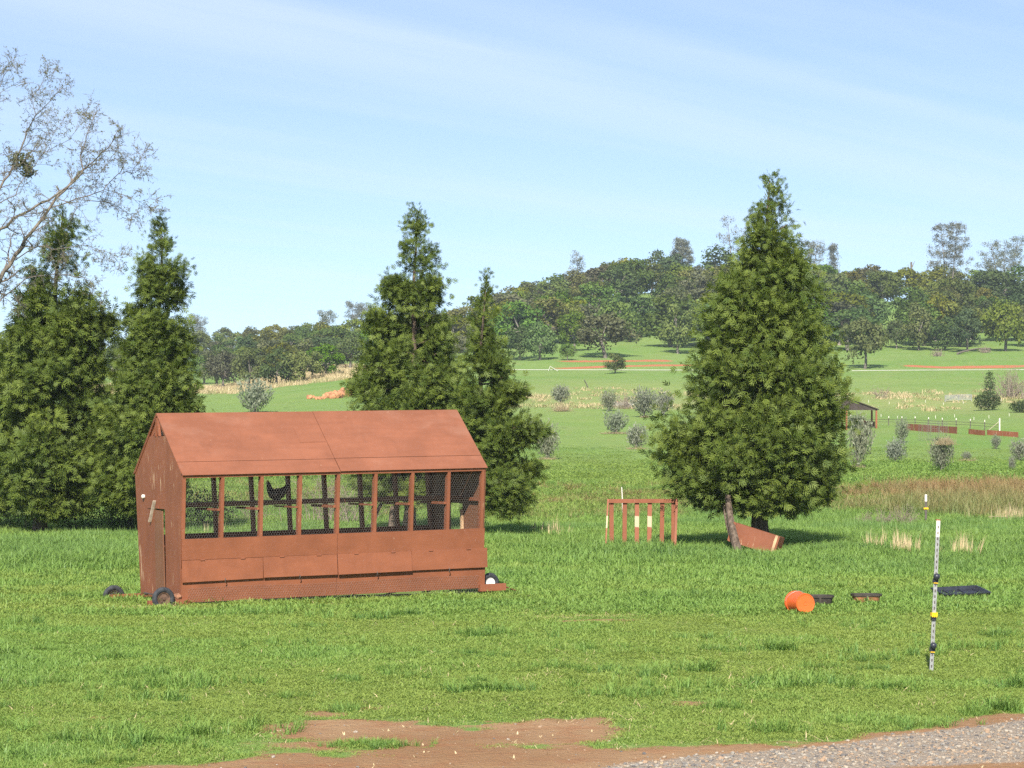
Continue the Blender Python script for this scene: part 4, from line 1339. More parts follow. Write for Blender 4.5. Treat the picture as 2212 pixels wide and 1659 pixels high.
FRONT = [
    (1328, 807, 46, 50, 'oak_mid', 'small lone oak standing in front of the white pipe'),
    (1308, 774, 108, 128, 'oak_brown', 'wide grey-brown oak at the foot of the hill behind the lone oak'),
    (1226, 778, 38, 42, 'oak_mid', 'smallest round oak on the open grass at the hill foot'),
    (1166, 778, 82, 80, 'oak_mid', 'green oak at the hill foot just beyond the slender cedar'),
    (1122, 778, 86, 74, 'oak_dark', 'dark oak touching the slender cedar outline at the hill foot'),
    (1240, 758, 90, 78, 'oak_mid', 'green oak straight above the smallest round oak'),
    (1336, 738, 104, 100, 'oak_mid', 'broad bright green oak above the wide grey-brown oak'),
    (1464, 764, 112, 92, 'oak_mid', 'green oak beside the grassy gap near the big cedar'),
    (1868, 797, 122, 104, 'oak_mid', 'oak with a clear trunk in front of the wood beside the big cedar'),
    (1937, 753, 66, 56, 'oak_dark', 'small dark oak casting a shadow on the open slope'),
    (1985, 757, 104, 86, 'oak_mid', 'green oak with a straight pale trunk at the wood edge'),
    (2040, 757, 84, 84, 'oak_dark', 'low dark oak at the wood edge above the red bank'),
    (2090, 760, 100, 90, 'oak_dark', 'dark oak with fallen branches at its foot'),
    (2172, 759, 124, 108, 'oak_mid', 'tall green oak at the wood edge near the picture edge'),
    (2225, 750, 110, 100, 'oak_mid', 'green oak cut by the picture edge above the pipe'),
    (483, 842, 92, 78, 'oak_brown', 'grey-brown oak at the dry grass edge beside the pointed cedar'),
    (537, 840, 86, 76, 'oak_mid', 'oak with a pale forked trunk above the dry grass'),
    (598, 836, 84, 84, 'oak_dark', 'dark oak behind the silvery olive bush'),
    (655, 828, 80, 84, 'oak_mid', 'green oak above the dry grass near the clay clods'),
    (703, 816, 76, 84, 'oak_mid', 'green oak just above the grey gate panel'),
    (757, 802, 88, 88, 'oak_dark', 'dark oak behind the gate posts next to the ragged cedar'),
]
for (u, v, h, w, col, lab) in FRONT:
    p = on_ground(u, v)
    s = p.y / F
    oak(u, p.y, h * s, w * s, col, lab, None, len(oaks))
SKIP = {0,10,12,18,22,29,34,37,38,39,43,45,46,47,54,56,61,63,70,72,74,78,79,82,83,84,87,88,91,92,93,94,95,96,102,106,107,108,111,127,128,131,133,134,137,138,139,141,143,144,148,152,154,164,167,168,170,172,173,182,190,191,197,199,207,209,210,211,212,214,215,221,223,225,227,231,233,235,241,244,249,250,251,252,256,258,259,263,264,266,268,269,271,272,273,274,275,276,279,280,281,287,290,291,293,302,305,307,308,309,316,317,320,323,325,326,327,328}   # oaks of the fill that stand wholly behind others
pts_ = [(o[1] / 1000.0, o[2]) for o in oaks]
spots = [((o[1] - CX) / F * o[2], o[2]) for o in oaks]
q = np.random.default_rng(77)
tries = 0
fill = []
while tries < 14000 and len(fill) < 330:
    tries += 1
    u = q.uniform(-60, 2300)
    d = q.uniform(376, 566) if u > 1040 else q.uniform(366, 655)
    if u < 430 and q.random() < 0.72:
        continue
    edge = np.interp(u, [-60, 430, 760, 1000, 1100, 1250, 1380, 1450, 1500, 1850, 1900, 2000, 2250], [392, 386, 366, 376, 380, 388, 402, 388, 386, 388, 400, 390, 392])
    if d < edge:
        continue
    x = (u - CX) / F * d
    v = HY - (gz(x, d) - CH) * F / d
    if 1392 < u < 1428 and v > 660 and q.random() < 0.8:
        continue
    if any((x - a) ** 2 + (d - b) ** 2 < 5.3 ** 2 for a, b in spots):
        continue
    spots.append((x, d))
    c0 = fbm(np.array([x]), np.array([d]), 22, 61)[0] + q.normal() * 0.12
    r_ = q.random()
    col = 'oak_brown' if r_ < 0.10 else ('oak_yellow' if c0 > 0.55 else ('oak_dark' if c0 < 0.44 else 'oak_mid'))
    h = q.uniform(4.6, 9.0) if d < 425 else q.uniform(5.8, 9.6)
    h *= np.interp(u, [900, 1080, 1800, 1950], [0.70, 0.95, 1.0, 0.86])
    fill.append((u, d, h, h * q.uniform(1.05, 1.45), col))
for i, f_ in enumerate(fill):
    v_f = HY - (gz((f_[0] - CX) / F * f_[1], f_[1]) - CH) * F / f_[1]
    in_gap = 1372 < f_[0] < 1442 and v_f > 640       # the open grass strip climbing the hill
    if i not in SKIP and not in_gap:
        oak(*f_, None, None, i + 40)
        oaks[-1][0]['fill_index'] = i
# labels for the wood: by colour, size, height on the hill and the landmark they stand above, then by order
LAND = [(-999, 430, 'behind the gable-end cedars'), (430, 600, 'beyond the silvery olive'), (600, 800, 'beyond the field gate'), (800, 1080, 'between ragged and slender cedars'),
        (1080, 1200, 'beside the slender cedar top'), (1200, 1300, 'above the smallest round oak'), (1300, 1400, 'above the lone oak'), (1400, 1520, 'above the grassy gap'),
        (1520, 1820, 'behind the big cedar'), (1820, 1920, 'above the shelter'), (1920, 2020, 'above the red boards'), (2020, 2110, 'under the tallest pine'), (2110, 9999, 'above the leafless bush')]
keyed = {}
for o in oaks:
    root, u, d, h, w, col, z, lab, grp = o
    if lab:
        tag(root, lab, 'tree', 'oaks on the hill')
        continue
    v = HY - (z + h * 0.6 - CH) * F / d
    lo, hi = (835, 700) if u < 1040 else (760, 560)
    f_ = (lo - v) / (lo - hi)
    row = 'on the crest' if f_ > 0.80 else ('high on the hill' if f_ > 0.55 else ('halfway up the hill' if f_ > 0.30 else 'low on the hill'))
    land = next(t for a, b, t in LAND if a <= u < b)
    size = 'broad' if w > 8.2 else ('small' if w < 6.2 else 'round')
    keyed.setdefault('%s %s oak %s %s' % (size, OAK_WORD[col], row, land), []).append((u, root))
for k, ls in keyed.items():
    ls.sort(key=lambda e: e[0])
    for i, (u, root) in enumerate(ls):
        t = k if len(ls) == 1 else '%s, %s from left' % (k, ORD[min(i, 15)])
        tag(root, t, 'tree', 'oaks on the hill')


def pine(u, base_d, top_v, w_px, seed, label, stems=2, dens=1.0, mat='pine'):
    q = np.random.default_rng(seed)
    p = at_depth(u, base_d)
    s = base_d / F
    H, W = CH + (HY - top_v) * s - p.z, w_px * s
    root = empty('grey_pine', p)
    tag(root, label, 'tree', 'grey pines on the skyline')
    tm = MB()
    P, T = [], []
    for k in range(stems):
        x = (k - (stems - 1) / 2) * W / max(stems, 2) * 0.9
        hh = H * q.uniform(0.9, 1.0)
        limb(tm, (x * 0.15, 0, -0.2), (x, q.normal() * 0.2, hh), 0.17, 0.03, (q.normal() * 0.1, 0, 0), 5, 6)
        nb = int(46 * dens)
        for b in range(nb):
            t = q.uniform(0.30, 1.0)
            a = q.uniform(0, 2 * math.pi)
            R = W / (1.6 if stems > 1 else 2.0) * (1.12 - t) ** 0.55 * q.uniform(0.4, 1.0)
            c0 = np.array([x * (0.15 + 0.85 * t), 0, hh * t])
            e = c0 + np.array([math.cos(a) * R, math.sin(a) * R, 0.35 * R + 0.25])
            limb(tm, c0, e, 0.03, 0.012, (0, 0, -0.1 * R), 2, 4)
            n = int(46 * min(dens, 1.6))
            P.append(e + q.normal(size=(n, 3)) * np.array([[0.34, 0.34, 0.26]]))
            T.append(np.full(n, q.uniform(0.1, 0.9)))
    tm.build('trunk', M['oak_bark'], root)
    P, T = np.concatenate(P), np.concatenate(T)
    V, Q = leaf_quads(P, q.uniform(0.18, 0.44, len(P)), q, up=0.5, aspect=2.6)
    link('crown', raw_mesh('crown', V, Q, M[mat], False, {'tint': ('FLOAT', np.repeat(T, 4).astype(np.float32))}), root)


pine(2050, 535, 483, 78, 1, 'tallest two-stemmed pine on the crest under open sky', 2, 1.5)
pine(2170, 540, 520, 95, 2, 'broad grey pine on the crest near the picture edge', 3, 1.1)
pine(1473, 530, 510, 66, 3, 'bushy grey pine on the crest beside the big cedar top', 1, 2.2)
pine(1246, 520, 547, 40, 4, 'thin leafless-looking pine alone on the crest', 1, 0.9)
pine(1590, 515, 476, 80, 5, 'sparse pine leaning out beside the big cedar top', 2, 0.7)
pine(1752, 535, 517, 60, 6, 'grey pine just beyond the big cedar top', 2, 1.0)
pine(1800, 535, 530, 40, 7, 'small grey pine next to another beyond the big cedar', 1, 1.2)
pine(705, 640, 672, 42, 8, 'grey pine on the low ridge, first of two beside the ragged cedar', 2, 0.9)
pine(772, 590, 657, 52, 9, 'taller grey pine on the low ridge touching the ragged cedar', 2, 1.0)
pine(425, 650, 684, 44, 10, 'grey pine on the low ridge touching the pointed cedar', 2, 1.0)
# snag on the crest, fallen logs, leaning pale trunk
p = at_depth(1967, 540)
sn = MB()
H_ = CH + (HY - 566) * 540 / F - p.z
limb(sn, (0, 0, -0.2), (0.15, 0, H_), 0.32, 0.20, (0.1, 0, 0), 4, 7)
limb(sn, (0.1, 0, H_ * 0.8), (0.9, 0, H_ * 1.02), 0.12, 0.04, (0, 0, 0.1), 3, 5)
limb(sn, (0.1, 0, H_ * 0.7), (-0.6, 0, H_ * 0.95), 0.10, 0.03, (0, 0, 0.1), 3, 5)
tag(sn.build('dead_snag', M['pale_bark'], None, p), 'broken pale dead trunk standing up from the crest oaks', 'dead tree')
for i, (u0, v0, u1, v1, r, lab) in enumerate(((2068, 766, 2140, 757, 0.16, 'pale fallen branch on the grass below the dark wood edge'), (1408, 668, 1440, 676, 0.3, 'grey fallen log in the grassy gap on the hill'), (1270, 838, 1262, 822, 0.05, 'short pale stick leaning on the pasture'))):
    a, b = on_ground(u0, v0), on_ground(u1, v1)
    m_ = MB()
    limb(m_, Vector((0, 0, r)), b - a + Vector((0, 0, r * 2)), r, r * 0.5, (0, 0, 0.25 if i == 0 else 0.05), 5, 7)
    tag(m_.build('fallen_log' if i < 2 else 'stick', M['pale_bark'], None, a), lab, 'log' if i < 2 else 'stick')
for i, (u, v, w, h, lab) in enumerate(((2025, 770, 36, 16, 'grey heap of dead twigs under the low dark oak'), (2125, 762, 40, 14, 'long grey heap of dead twigs beside the fallen branch'))):
    p = on_ground(u, v)
    brush('twig_heap', lab, 'brush pile', u, p.y, w, h, 60, 150 + i, 'brush', 'twig heaps at the wood edge', 0.03)

# ------------------------------------------------------------------ slatted frame and tipped box by the big cedar
FD = 54.0
p0 = px(1388, 1187, FD)
fr = empty('slatted_frame', (p0.x, p0.y, 0), (0, 0, math.radians(4)))
tag(fr, 'brown-red slatted frame standing in tall grass between coop and big cedar', 'frame')
sF = FD / F
ht = 1.13
MB().box(-0.735, 0.715, -0.055, -0.015, ht - 0.085, ht).build('top_rail', M['paint_trim'], fr)
MB().box(-0.735, 0.70, -0.013, 0.02, 0.03, 0.10).build('bottom_rail', M['paint_trim'], fr)
g = NT('slat_paint_peeled')
co = g.objco()
w2 = g.noise(g.scaled(co, (9, 9, 2.2)), 1.0, 3, 0.5)
sepz = g.node('ShaderNodeSeparateXYZ', {0: co})
bandz = g.math('MULTIPLY', g.ramp(sepz.outputs[2], 0.42, 0.58), g.math('SUBTRACT', 1.0, g.ramp(sepz.outputs[2], 0.72, 0.86)))
cc = g.mix(g.ramp(g.math('MULTIPLY', bandz, g.math('ADD', w2, 0.15)), 0.44, 0.50), (0.285, 0.102, 0.055), (0.50, 0.40, 0.26))
g.surf(cc, 0.7, w2, 0.2, 0.01)
M['peeled'] = g.m
for i, x in enumerate((-0.665, -0.39, -0.125, 0.14, 0.41, 0.665)):
    m_ = MB().box(-0.046, 0.046, -0.012, 0.012, 0.0, ht - 0.02)
    o = m_.build('slat', M['peeled'] if i in (2, 3) else M['paint_trim'], fr, (x, 0.0, 0.0), (0, math.radians((-.4, .3, .2, .9, 1.0, .2)[i]), 0))
    if i in (2, 3):
        o['label'] = 'slat with paint peeled to bare wood halfway up'
for s, x in ((-1, -0.75), (1, 0.735)):
    MB().beam((x, -0.035, ht - 0.01), (x - 0.11, -0.52, -0.02), 0.05, 0.03 if s < 0 else 0.05, (1, 0, 0)).build('leg', M['peeled'] if s < 0 else M['paint_trim'], fr)

bxo = px(1633, 1171, 52.5)
box = empty('wooden_box', (bxo.x, bxo.y, 0.325), Euler((math.radians(-6), math.radians(16), math.radians(-26))))
tag(box, 'brown-red wooden box tipped against the big cedar trunks', 'box')
bl, bh, bd = 0.52, 0.205, 0.17
MB().box(-bl, bl, -bd, -bd + 0.018, -bh, bh).build('front_panel', M['paint_end'], box)
MB().box(-bl, bl, bd - 0.018, bd, -bh, bh).build('back_panel', M['paint_end'], box)
MB().box(-bl, bl, -bd + 0.019, bd - 0.019, bh - 0.02, bh - 0.001).build('top_panel', M['paint_trim'], box)
MB().box(-bl, bl, -bd + 0.019, bd - 0.019, -bh, -bh + 0.018).build('bottom_panel', M['paint_end'], box)
for s in (-1, 1):
    MB().box(s * bl - (0.0 if s > 0 else 0.02), s * bl + (0.02 if s > 0 else 0.0), -bd + 0.002, bd - 0.002, -bh + 0.002, bh - 0.002).build('end_panel', M['paint_trim'], box)
    MB().box(s * (bl - 0.04) - 0.028, s * (bl - 0.04) + 0.028, -bd - 0.02, -bd - 0.001, -bh - 0.005, bh + 0.005).build('corner_batten', M['raw_wood'] if s > 0 else M['paint_trim'], box)

# ------------------------------------------------------------------ bucket, tubs, tray
bo = px(1740, 1328, 34.0)
bk = empty('orange_bucket', (bo.x, bo.y, 0.15), Euler((math.radians(90), 0, math.radians(19))))
bk.scale = (1, 1, 0.92)
tag(bk, 'bright orange plastic bucket lying on its side in the grass', 'bucket')
MB().lathe([(0.137, 0.0), (0.139, -0.10), (0.142, -0.19), (0.148, -0.30), (0.149, -0.305), (0.157, -0.307), (0.157, -0.318), (0.149, -0.320), (0.149, -0.335), (0.156, -0.337), (0.156, -0.365), (0.146, -0.367), (0.142, -0.30), (0.134, -0.012)], 36, cap=False).build('shell', M['orange_dk'], bk)
MB().lathe([(0.002, -0.006), (0.022, -0.006), (0.024, -0.002), (0.027, -0.002), (0.029, -0.007), (0.118, -0.006), (0.122, 0.0), (0.134, 0.002), (0.1375, -0.004), (0.136, -0.02), (0.002, -0.02)], 36, cap=False).build('base', M['orange'], bk)
pts = [(0.160 * math.cos(a), 0.160 * math.sin(a) * 1.0, -0.335 + 0.10 * math.sin(a * 1)) for a in np.linspace(0.15, math.pi - 0.15, 11)]
MB().sweep([(x, y, z) for x, y, z in pts], [0.003] * 11, 6).build('bail_handle', M['steel'], bk)


def tub(label, u, v, d, w, dep, h, rust, rz):
    p = px(u, v, d)
    t = empty('feed_tub', (p.x, p.y, 0.0), (0, 0, rz))
    tag(t, label, 'tub', 'feed tubs beside the bucket')

    def ring(sx, sy, z, n=28, e=3.2):
        out = []
        for i in range(n):
            a = 2 * math.pi * i / n
            c_, s_ = math.cos(a), math.sin(a)
            out.append((sx * math.copysign(abs(c_) ** (2 / e), c_), sy * math.copysign(abs(s_) ** (2 / e), s_), z))
        return out
    m1, m2 = MB(), MB()
    rings = [ring(w * .40, dep * .40, 0.02), ring(w * .46, dep * .46, h - 0.03)]
    n = 28
    m1.add(rings[0] + rings[1], [(i, (i + 1) % n, n + (i + 1) % n, n + i) for i in range(n)] + [tuple(range(n - 1, -1, -1))], True)
    m1.build('side', rust, t)
    rr = [ring(w * .455, dep * .455, h - 0.035), ring(w * .5, dep * .5, h - 0.032), ring(w * .505, dep * .505, h - 0.002), ring(w * .47, dep * .47, h), ring(w * .43, dep * .43, h - 0.05), ring(w * .36, dep * .36, 0.03)]
    fs = []
    for j in range(5):
        fs += [(j * n + i, j * n + (i + 1) % n, (j + 1) * n + (i + 1) % n, (j + 1) * n + i) for i in range(n)]
    m2.add(sum(rr, []), fs + [tuple(range(5 * n, 6 * n))], True)
    m2.build('rim', M['tub'], t)
    MB().box(-0.015, 0.015, -dep * .5 - 0.006, -dep * .44, 0.05, h - 0.03).build('rib', M['tub'], t)


tub('dark feed tub half hidden behind the orange bucket', 1766, 1308, 35.6, 0.46, 0.34, 0.17, M['tub'], 0.1)
tub('rusty-sided feed tub standing clear of the bucket', 1871, 1305, 36.1, 0.44, 0.32, 0.16, M['tub_rust'], -0.03)
p = px(2078, 1294, 37.4)
tr = empty('black_tray', (p.x, p.y + 0.1, 0.085), Euler((math.radians(8.0), math.radians(-2.0), math.radians(14))))
tag(tr, 'shallow black plastic tray on the grass behind the steel fence post', 'tray')
tw_, td_ = 0.36, 0.25
m_ = MB()
R0 = [(-tw_, -td_), (tw_, -td_), (tw_, td_), (-tw_, td_)]
lev = [(1.04, 0.035), (1.04, 0.05), (0.98, 0.055), (0.92, 0.0), (0.0, 0.0)]
vsx = [[(x * k, y * k, z) for x, y in R0] for k, z in lev[:4]]
vv_ = sum(vsx, [])
m_.add(vv_, [(j * 4 + i, j * 4 + (i + 1) % 4, (j + 1) * 4 + (i + 1) % 4, (j + 1) * 4 + i) for j in range(3) for i in range(4)] + [(12, 13, 14, 15)])
m_.build('tray_top', M['black_plastic'], tr)
m_ = MB()
vsx = [[(x * k, y * k, z) for x, y in R0] for k, z in ((1.035, 0.034), (0.93, -0.008), (0.90, -0.07))]
m_.add(sum(vsx, []), [(j * 4 + (i + 1) % 4, j * 4 + i, (j + 1) * 4 + i, (j + 1) * 4 + (i + 1) % 4) for j in range(2) for i in range(4)])
m_.build('tray_side', M['tub'], tr)
for x in (-0.2, 0.05, 0.28):
    MB().box(x, x + 0.02, -td_ * .9, td_ * .9, 0.001, 0.012).build('rib', M['black_plastic'], tr)

# ------------------------------------------------------------------ fence posts and stakes
pb, pt = px(2011, 1462, 25.4), px(2027, 1122, 25.4)
tl = (pt - pb).length
rot = Euler((0, math.atan2(pt.x - pb.x, pt.z - pb.z), math.radians(12)), 'XYZ')
rot = (Matrix.Rotation(math.atan2(pt.x - pb.x, pt.z - pb.z), 3, 'Y') @ Matrix.Rotation(math.radians(10), 3, 'Z')).to_euler()
tp = empty('fence_post', pb, rot)
tag(tp, 'leaning grey steel T-post with black and yellow insulators by the drive', 'fence post')
m_ = MB()
m_.box(-0.020, 0.020, -0.004, 0.0, -0.1, tl - 0.175)
m_.box(-0.003, 0.003, 0.0, 0.030, -0.1, tl - 0.175)
m_.build('shaft', M['steel'], tp)
m_ = MB()
m_.box(-0.020, 0.020, -0.004, 0.0, tl - 0.175, tl)
m_.box(-0.003, 0.003, 0.0, 0.030, tl - 0.175, tl)
m_.build('tip', M['white_paint'], tp)
MB().box(-0.0205, 0.0205, -0.0045, 0.0305, tl - 0.012, tl + 0.001).build('rusty_end', M['rust_rim'], tp)
for k in range(26):
    z = 0.04 + k * 0.0585
    if z < tl - 0.03:
        MB().box(-0.005, 0.005, -0.010, -0.004, z, z + 0.024).build('stud', M['dark_metal'], tp)
for v, col in ((1245, 'black_plastic'), (1327, 'yellow'), (1394, 'black_plastic')):
    z = (1462 - v) / (1462 - 1122) * tl
    ins = empty('insulator')
    ins.parent = tp
    ins.location = (0, -0.012, z)
    if col == 'yellow':
        m_ = MB().box(-0.03, 0.03, -0.014, 0.035, -0.018, 0.018)
        for k in (-0.032, -0.012, 0.008):
            m_.box(k, k + 0.012, -0.028, -0.014, -0.026, 0.020)
        m_.build('clip', M['yellow'], ins)
        MB().box(-0.022, 0.022, -0.006, 0.034, -0.062, -0.027).build('collar', M['black_plastic'], ins)
    else:
        MB().lathe([(0.004, -0.034), (0.020, -0.030), (0.033, -0.012), (0.033, 0.010), (0.022, 0.026), (0.004, 0.032)], 14, Matrix.Translation((0, -0.020, 0.0))).build('knob', M['black_plastic'], ins)
        MB().box(-0.024, 0.024, -0.010, 0.036, -0.062, -0.02).build('collar', M['black_plastic'], ins)
        MB().box(-0.022, 0.022, -0.011, 0.034, -0.070, -0.0625).build('spacer', M['yellow'], ins)
p = at_depth(2000, 71.5)
fp = empty('fence_post', p)
tag(fp, 'far white-tipped post with yellow clips standing in the rushes', 'fence post')
hh = CH + (HY - 1068) * 71.5 / F - p.z
MB().box(-0.03, 0.03, -0.015, 0.015, -0.1, hh - 0.20).build('shaft', M['dark_metal'], fp)
MB().box(-0.032, 0.032, -0.016, 0.016, hh - 0.20, hh).build('tip', M['white_paint'], fp)
for z in (hh - 0.42, hh - 0.82):
    MB().box(-0.065, 0.065, -0.045, 0.02, z, z + 0.045).build('clip', M['yellow'], fp)
for (u, d, vt, w, lab, nm) in ((1345, 78, 1052, 0.02, 'thin white stake behind the slatted frame', 'white_stake'), (2182, 71, 1085, 0.013, 'pale thin cane standing at the rush edge near the picture edge', 'garden_cane')):
    p = at_depth(u, d)
    hh = CH + (HY - vt) * d / F - p.z
    m_ = MB()
    limb(m_, (0, 0, -0.05), (-0.03, 0, hh), w, w * 0.8, (0.01, 0, 0), 3, 6)
    if nm == 'garden_cane':
        limb(m_, (0, 0, hh * 0.33), (-0.62, 0, hh * 0.36), w * 0.8, w * 0.6, (0, 0, 0.02), 3, 5)
    tag(m_.build(nm, M['white_paint'] if nm == 'white_stake' else M['straw_leaf'], None, p), lab, 'stake')

# ------------------------------------------------------------------ far field: shelter, boards, fence, gate, cages, pipe, trough, clods
SD = 176.0
p = at_depth(1840, SD)
sh = empty('field_shelter', p)
tag(sh, 'small open shelter with dark sloping roof, half hidden by the big cedar', 'shelter')
sS = SD / F
zr, ze = CH + (HY - 859) * sS - p.z, CH + (HY - 884) * sS - p.z
x1, xm, x0 = (1893 - 1840) * sS, (1824 - 1840) * sS, (1760 - 1840) * sS
for (a, za, b, zb) in ((xm, zr, x1, ze), (xm, zr, x0, ze)):
    MB().hexa([(a, -1.3, za - 0.06), (b, -1.3, zb - 0.06), (b, 1.3, zb - 0.06), (a, 1.3, za - 0.06), (a, -1.3, za), (b, -1.3, zb), (b, 1.3, zb), (a, 1.3, za)] if b > a else
              [(b, -1.3, zb - 0.06), (a, -1.3, za - 0.06), (a, 1.3, za - 0.06), (b, 1.3, zb - 0.06), (b, -1.3, zb), (a, -1.3, za), (a, 1.3, za), (b, 1.3, zb)]).build('roof_sheet', M['shelter_roof'], sh)
MB().prism([(x0 + .1, -1.2, ze - 0.08), (x1 - .1, -1.2, ze - 0.08), (xm, -1.2, zr - 0.10)], (0, 1, 0), 0.05).build('gable_board', M['shelter_roof'], sh)
for x in (x0 + 0.15, xm, x1 - 0.16):
    for y in (-1.1, 1.1):
        MB().box(x - 0.06, x + 0.06, y - 0.06, y + 0.06, -0.3, ze - 0.06).build('post', M['paint_trim'], sh)
for (ua, va, ub, vb, h, lab) in ((1853, 919, 1890, 923, 12, 'short red board fence at the shelter foot'), (1956, 929, 2068, 937, 14, 'long red board fence behind the wire cages'), (2092, 938, 2128, 941, 11, 'red board fence segment past a gap beyond the wire cages'), (2132, 940, 2200, 945, 11, 'low red board fence running to the picture edge')):
    a, b = on_ground(ua, va), on_ground(ub, vb)
    r_ = empty('board_fence', a)
    tag(r_, lab, 'fence', 'red board fences in the pasture')
    dv = b - a
    n = max(2, int(dv.length / 1.25))
    hh = h * a.y / F
    for k in range(n):
        q0, q1 = dv * (k / n + 0.004), dv * ((k + 1) / n - 0.004)
        MB().hexa([(q0.x, q0.y - .02, q0.z - .1), (q1.x, q1.y - .02, q1.z - .1), (q1.x, q1.y + .02, q1.z - .1), (q0.x, q0.y + .02, q0.z - .1), (q0.x, q0.y - .02, q0.z + hh), (q1.x, q1.y - .02, q1.z + hh), (q1.x, q1.y + .02, q1.z + hh), (q0.x, q0.y + .02, q0.z + hh)]).build('board', M['paint_end'], r_)
# wire fence with white-tipped posts
a, b = on_ground(1850, 921), on_ground(2178, 938)
wf = empty('wire_fence', a)
tag(wf, 'wire fence with white-tipped posts running behind the red boards', 'fence')
dv = b - a
pp_ = []
for k in range(12):
    t = k / 11
    x, y = a.x + dv.x * t, a.y + dv.y * t + 3.0
    z = gz(x, y)
    o = Vector((x, y, z)) - a
    hh = 0.66 if k else 0.7
    MB().box(o.x - 0.025, o.x + 0.025, o.y - 0.02, o.y + 0.02, o.z - 0.1, o.z + hh - 0.121).build('post', M['dark_metal'], wf)
    MB().box(o.x - 0.027, o.x + 0.027, o.y - 0.022, o.y + 0.022, o.z + hh - 0.12, o.z + hh).build('post_tip', M['white_paint'], wf)
    pp_.append(o)
for hz in (0.25, 0.42):
    V, Q = segs([tuple(o + Vector((0, -0.03, hz))) for o in pp_[:-1]], [tuple(o + Vector((0, -0.03, hz))) for o in pp_[1:]], 0.012, 0.012, 4)
    link('wire', raw_mesh('wire', V, Q, M['dark_metal']), wf)
e = pp_[-1]
MB().box(e.x - 0.04, e.x + 0.04, e.y - 0.11, e.y - 0.03, e.z - 0.1, e.z + 0.85).build('end_post', M['white_paint'], wf)
MB().beam((e.x - 0.05, e.y - 0.07, e.z + 0.62), (e.x - 0.75, e.y - 0.07, e.z + 0.05), 0.03, 0.03).build('brace', M['grey_wood'], wf)
n_b = 16
for k in range(n_b):
    u = 1880 + k * 20 + rnd.uniform(-5, 5)
    v = (905 if k % 2 else 872) + rnd.uniform(-6, 6)
    p = on_ground(u, v)
    m_ = MB().box(-0.013, 0.013, -0.013, 0.013, -0.05, 0.24)
    m_ = m_.build('marker_stake', M['white_paint'], None, p)
    tag(m_, ('tiny white-topped stake behind the wire fence, %s from the big cedar' if k % 2 else 'tiny white stake on the slope above the fence, %s from the big cedar') % ORD[k // 2], 'stake', 'front row of tiny white stakes' if k % 2 else 'upper row of tiny white stakes')


def tube_gate(label, u0, u1, v, h_px, d_bars=5, mat='steel', brace=True):
    a, b = on_ground(u0, v), on_ground(u1, v)
    b = Vector((b.x, a.y + 0.4, gz(b.x, a.y + 0.4)))
    g_ = empty('field_gate', a)
    tag(g_, label, 'gate')
    dv = b - a
    hh = h_px * a.y / F
    for k in range(d_bars):
        z = 0.15 + (hh - 0.15) * k / (d_bars - 1)
        MB().beam((0, 0, z), dv + Vector((0, 0, z)), 0.05, 0.05).build('bar', M[mat], g_)
    for t in (0.0, 0.5, 1.0):
        MB().beam(dv * t + Vector((0, 0.06, 0.0)), dv * t + Vector((0, 0.06, hh)), 0.06, 0.06).build('upright', M[mat], g_)
    if brace:
        MB().beam(dv * 0.02 + Vector((0, 0.12, 0.12)), dv * 0.48 + Vector((0, 0.12, hh)), 0.05, 0.05).build('brace', M[mat], g_)


tube_gate('grey tubular gate on the slope above the red boards', 2042, 2104, 868, 14)
tube_gate('pale angled gate panel above the dry grass', 698, 718, 806, 9)
tube_gate('grey gate between two red posts under the dark oak', 722, 745, 800, 10, 4, 'dark_metal', False)
for (u, lab) in ((720, 'red gate post on the coop side of the grey gate'), (747, 'red gate post on the cedar side of the grey gate')):
    p = on_ground(u, 801)
    tag(MB().box(-0.09, 0.09, -0.09, 0.09, -0.2, 0.9).build('gate_post', M['paint_end'], None, p), lab, 'post')
for k in range(13):
    u = 614 + k * 7.2 + rnd.uniform(-2, 2) if k < 11 else 753 + (k - 11) * 8
    v = np.interp(u, [614, 700, 760], [830, 812, 800])
    p = on_ground(u, v)
    tag(MB().box(-0.05, 0.05, -0.05, 0.05, -0.1, 0.62 + rnd.uniform(-.1, .12)).build('field_post', M['grey_wood'], None, p), 'small grey field post below the wood, %s from the silvery olive side' % ORD[k], 'post', 'field posts along the wood edge')
# wire cages
for i, (u, v, w, h, lab) in enumerate(((1998, 952, 26, 36, 'wire tree cage leaning outward, first of the group by the red boards'), (2016, 951, 24, 40, 'wire tree cage in the middle of its group by the red boards'), (2036, 950, 20, 38, 'narrow wire tree cage at the far side of its group'))):
    p = on_ground(u, v)
    s = p.y / F
    r, H_ = w * s / 2, h * s
    A, B = [], []
    for k in range(16):
        a0, a1 = 2 * math.pi * k / 16, 2 * math.pi * (k + 1) / 16
        A.append((r * math.cos(a0), r * math.sin(a0), 0)); B.append((r * 1.1 * math.cos(a0), r * 1.1 * math.sin(a0), H_))
        for z in np.linspace(0, 1, 9):
            k_ = 1 + 0.1 * z
            A.append((r * k_ * math.cos(a0), r * k_ * math.sin(a0), z * H_)); B.append((r * k_ * math.cos(a1), r * k_ * math.sin(a1), z * H_))
    V, Q = segs(A, B, 0.0035, 0.0035, 3)
    tag(link('wire_cage', raw_mesh('wire_cage', V, Q, M['wire']), None, p), lab, 'wire cage', 'wire cages by the red boards')
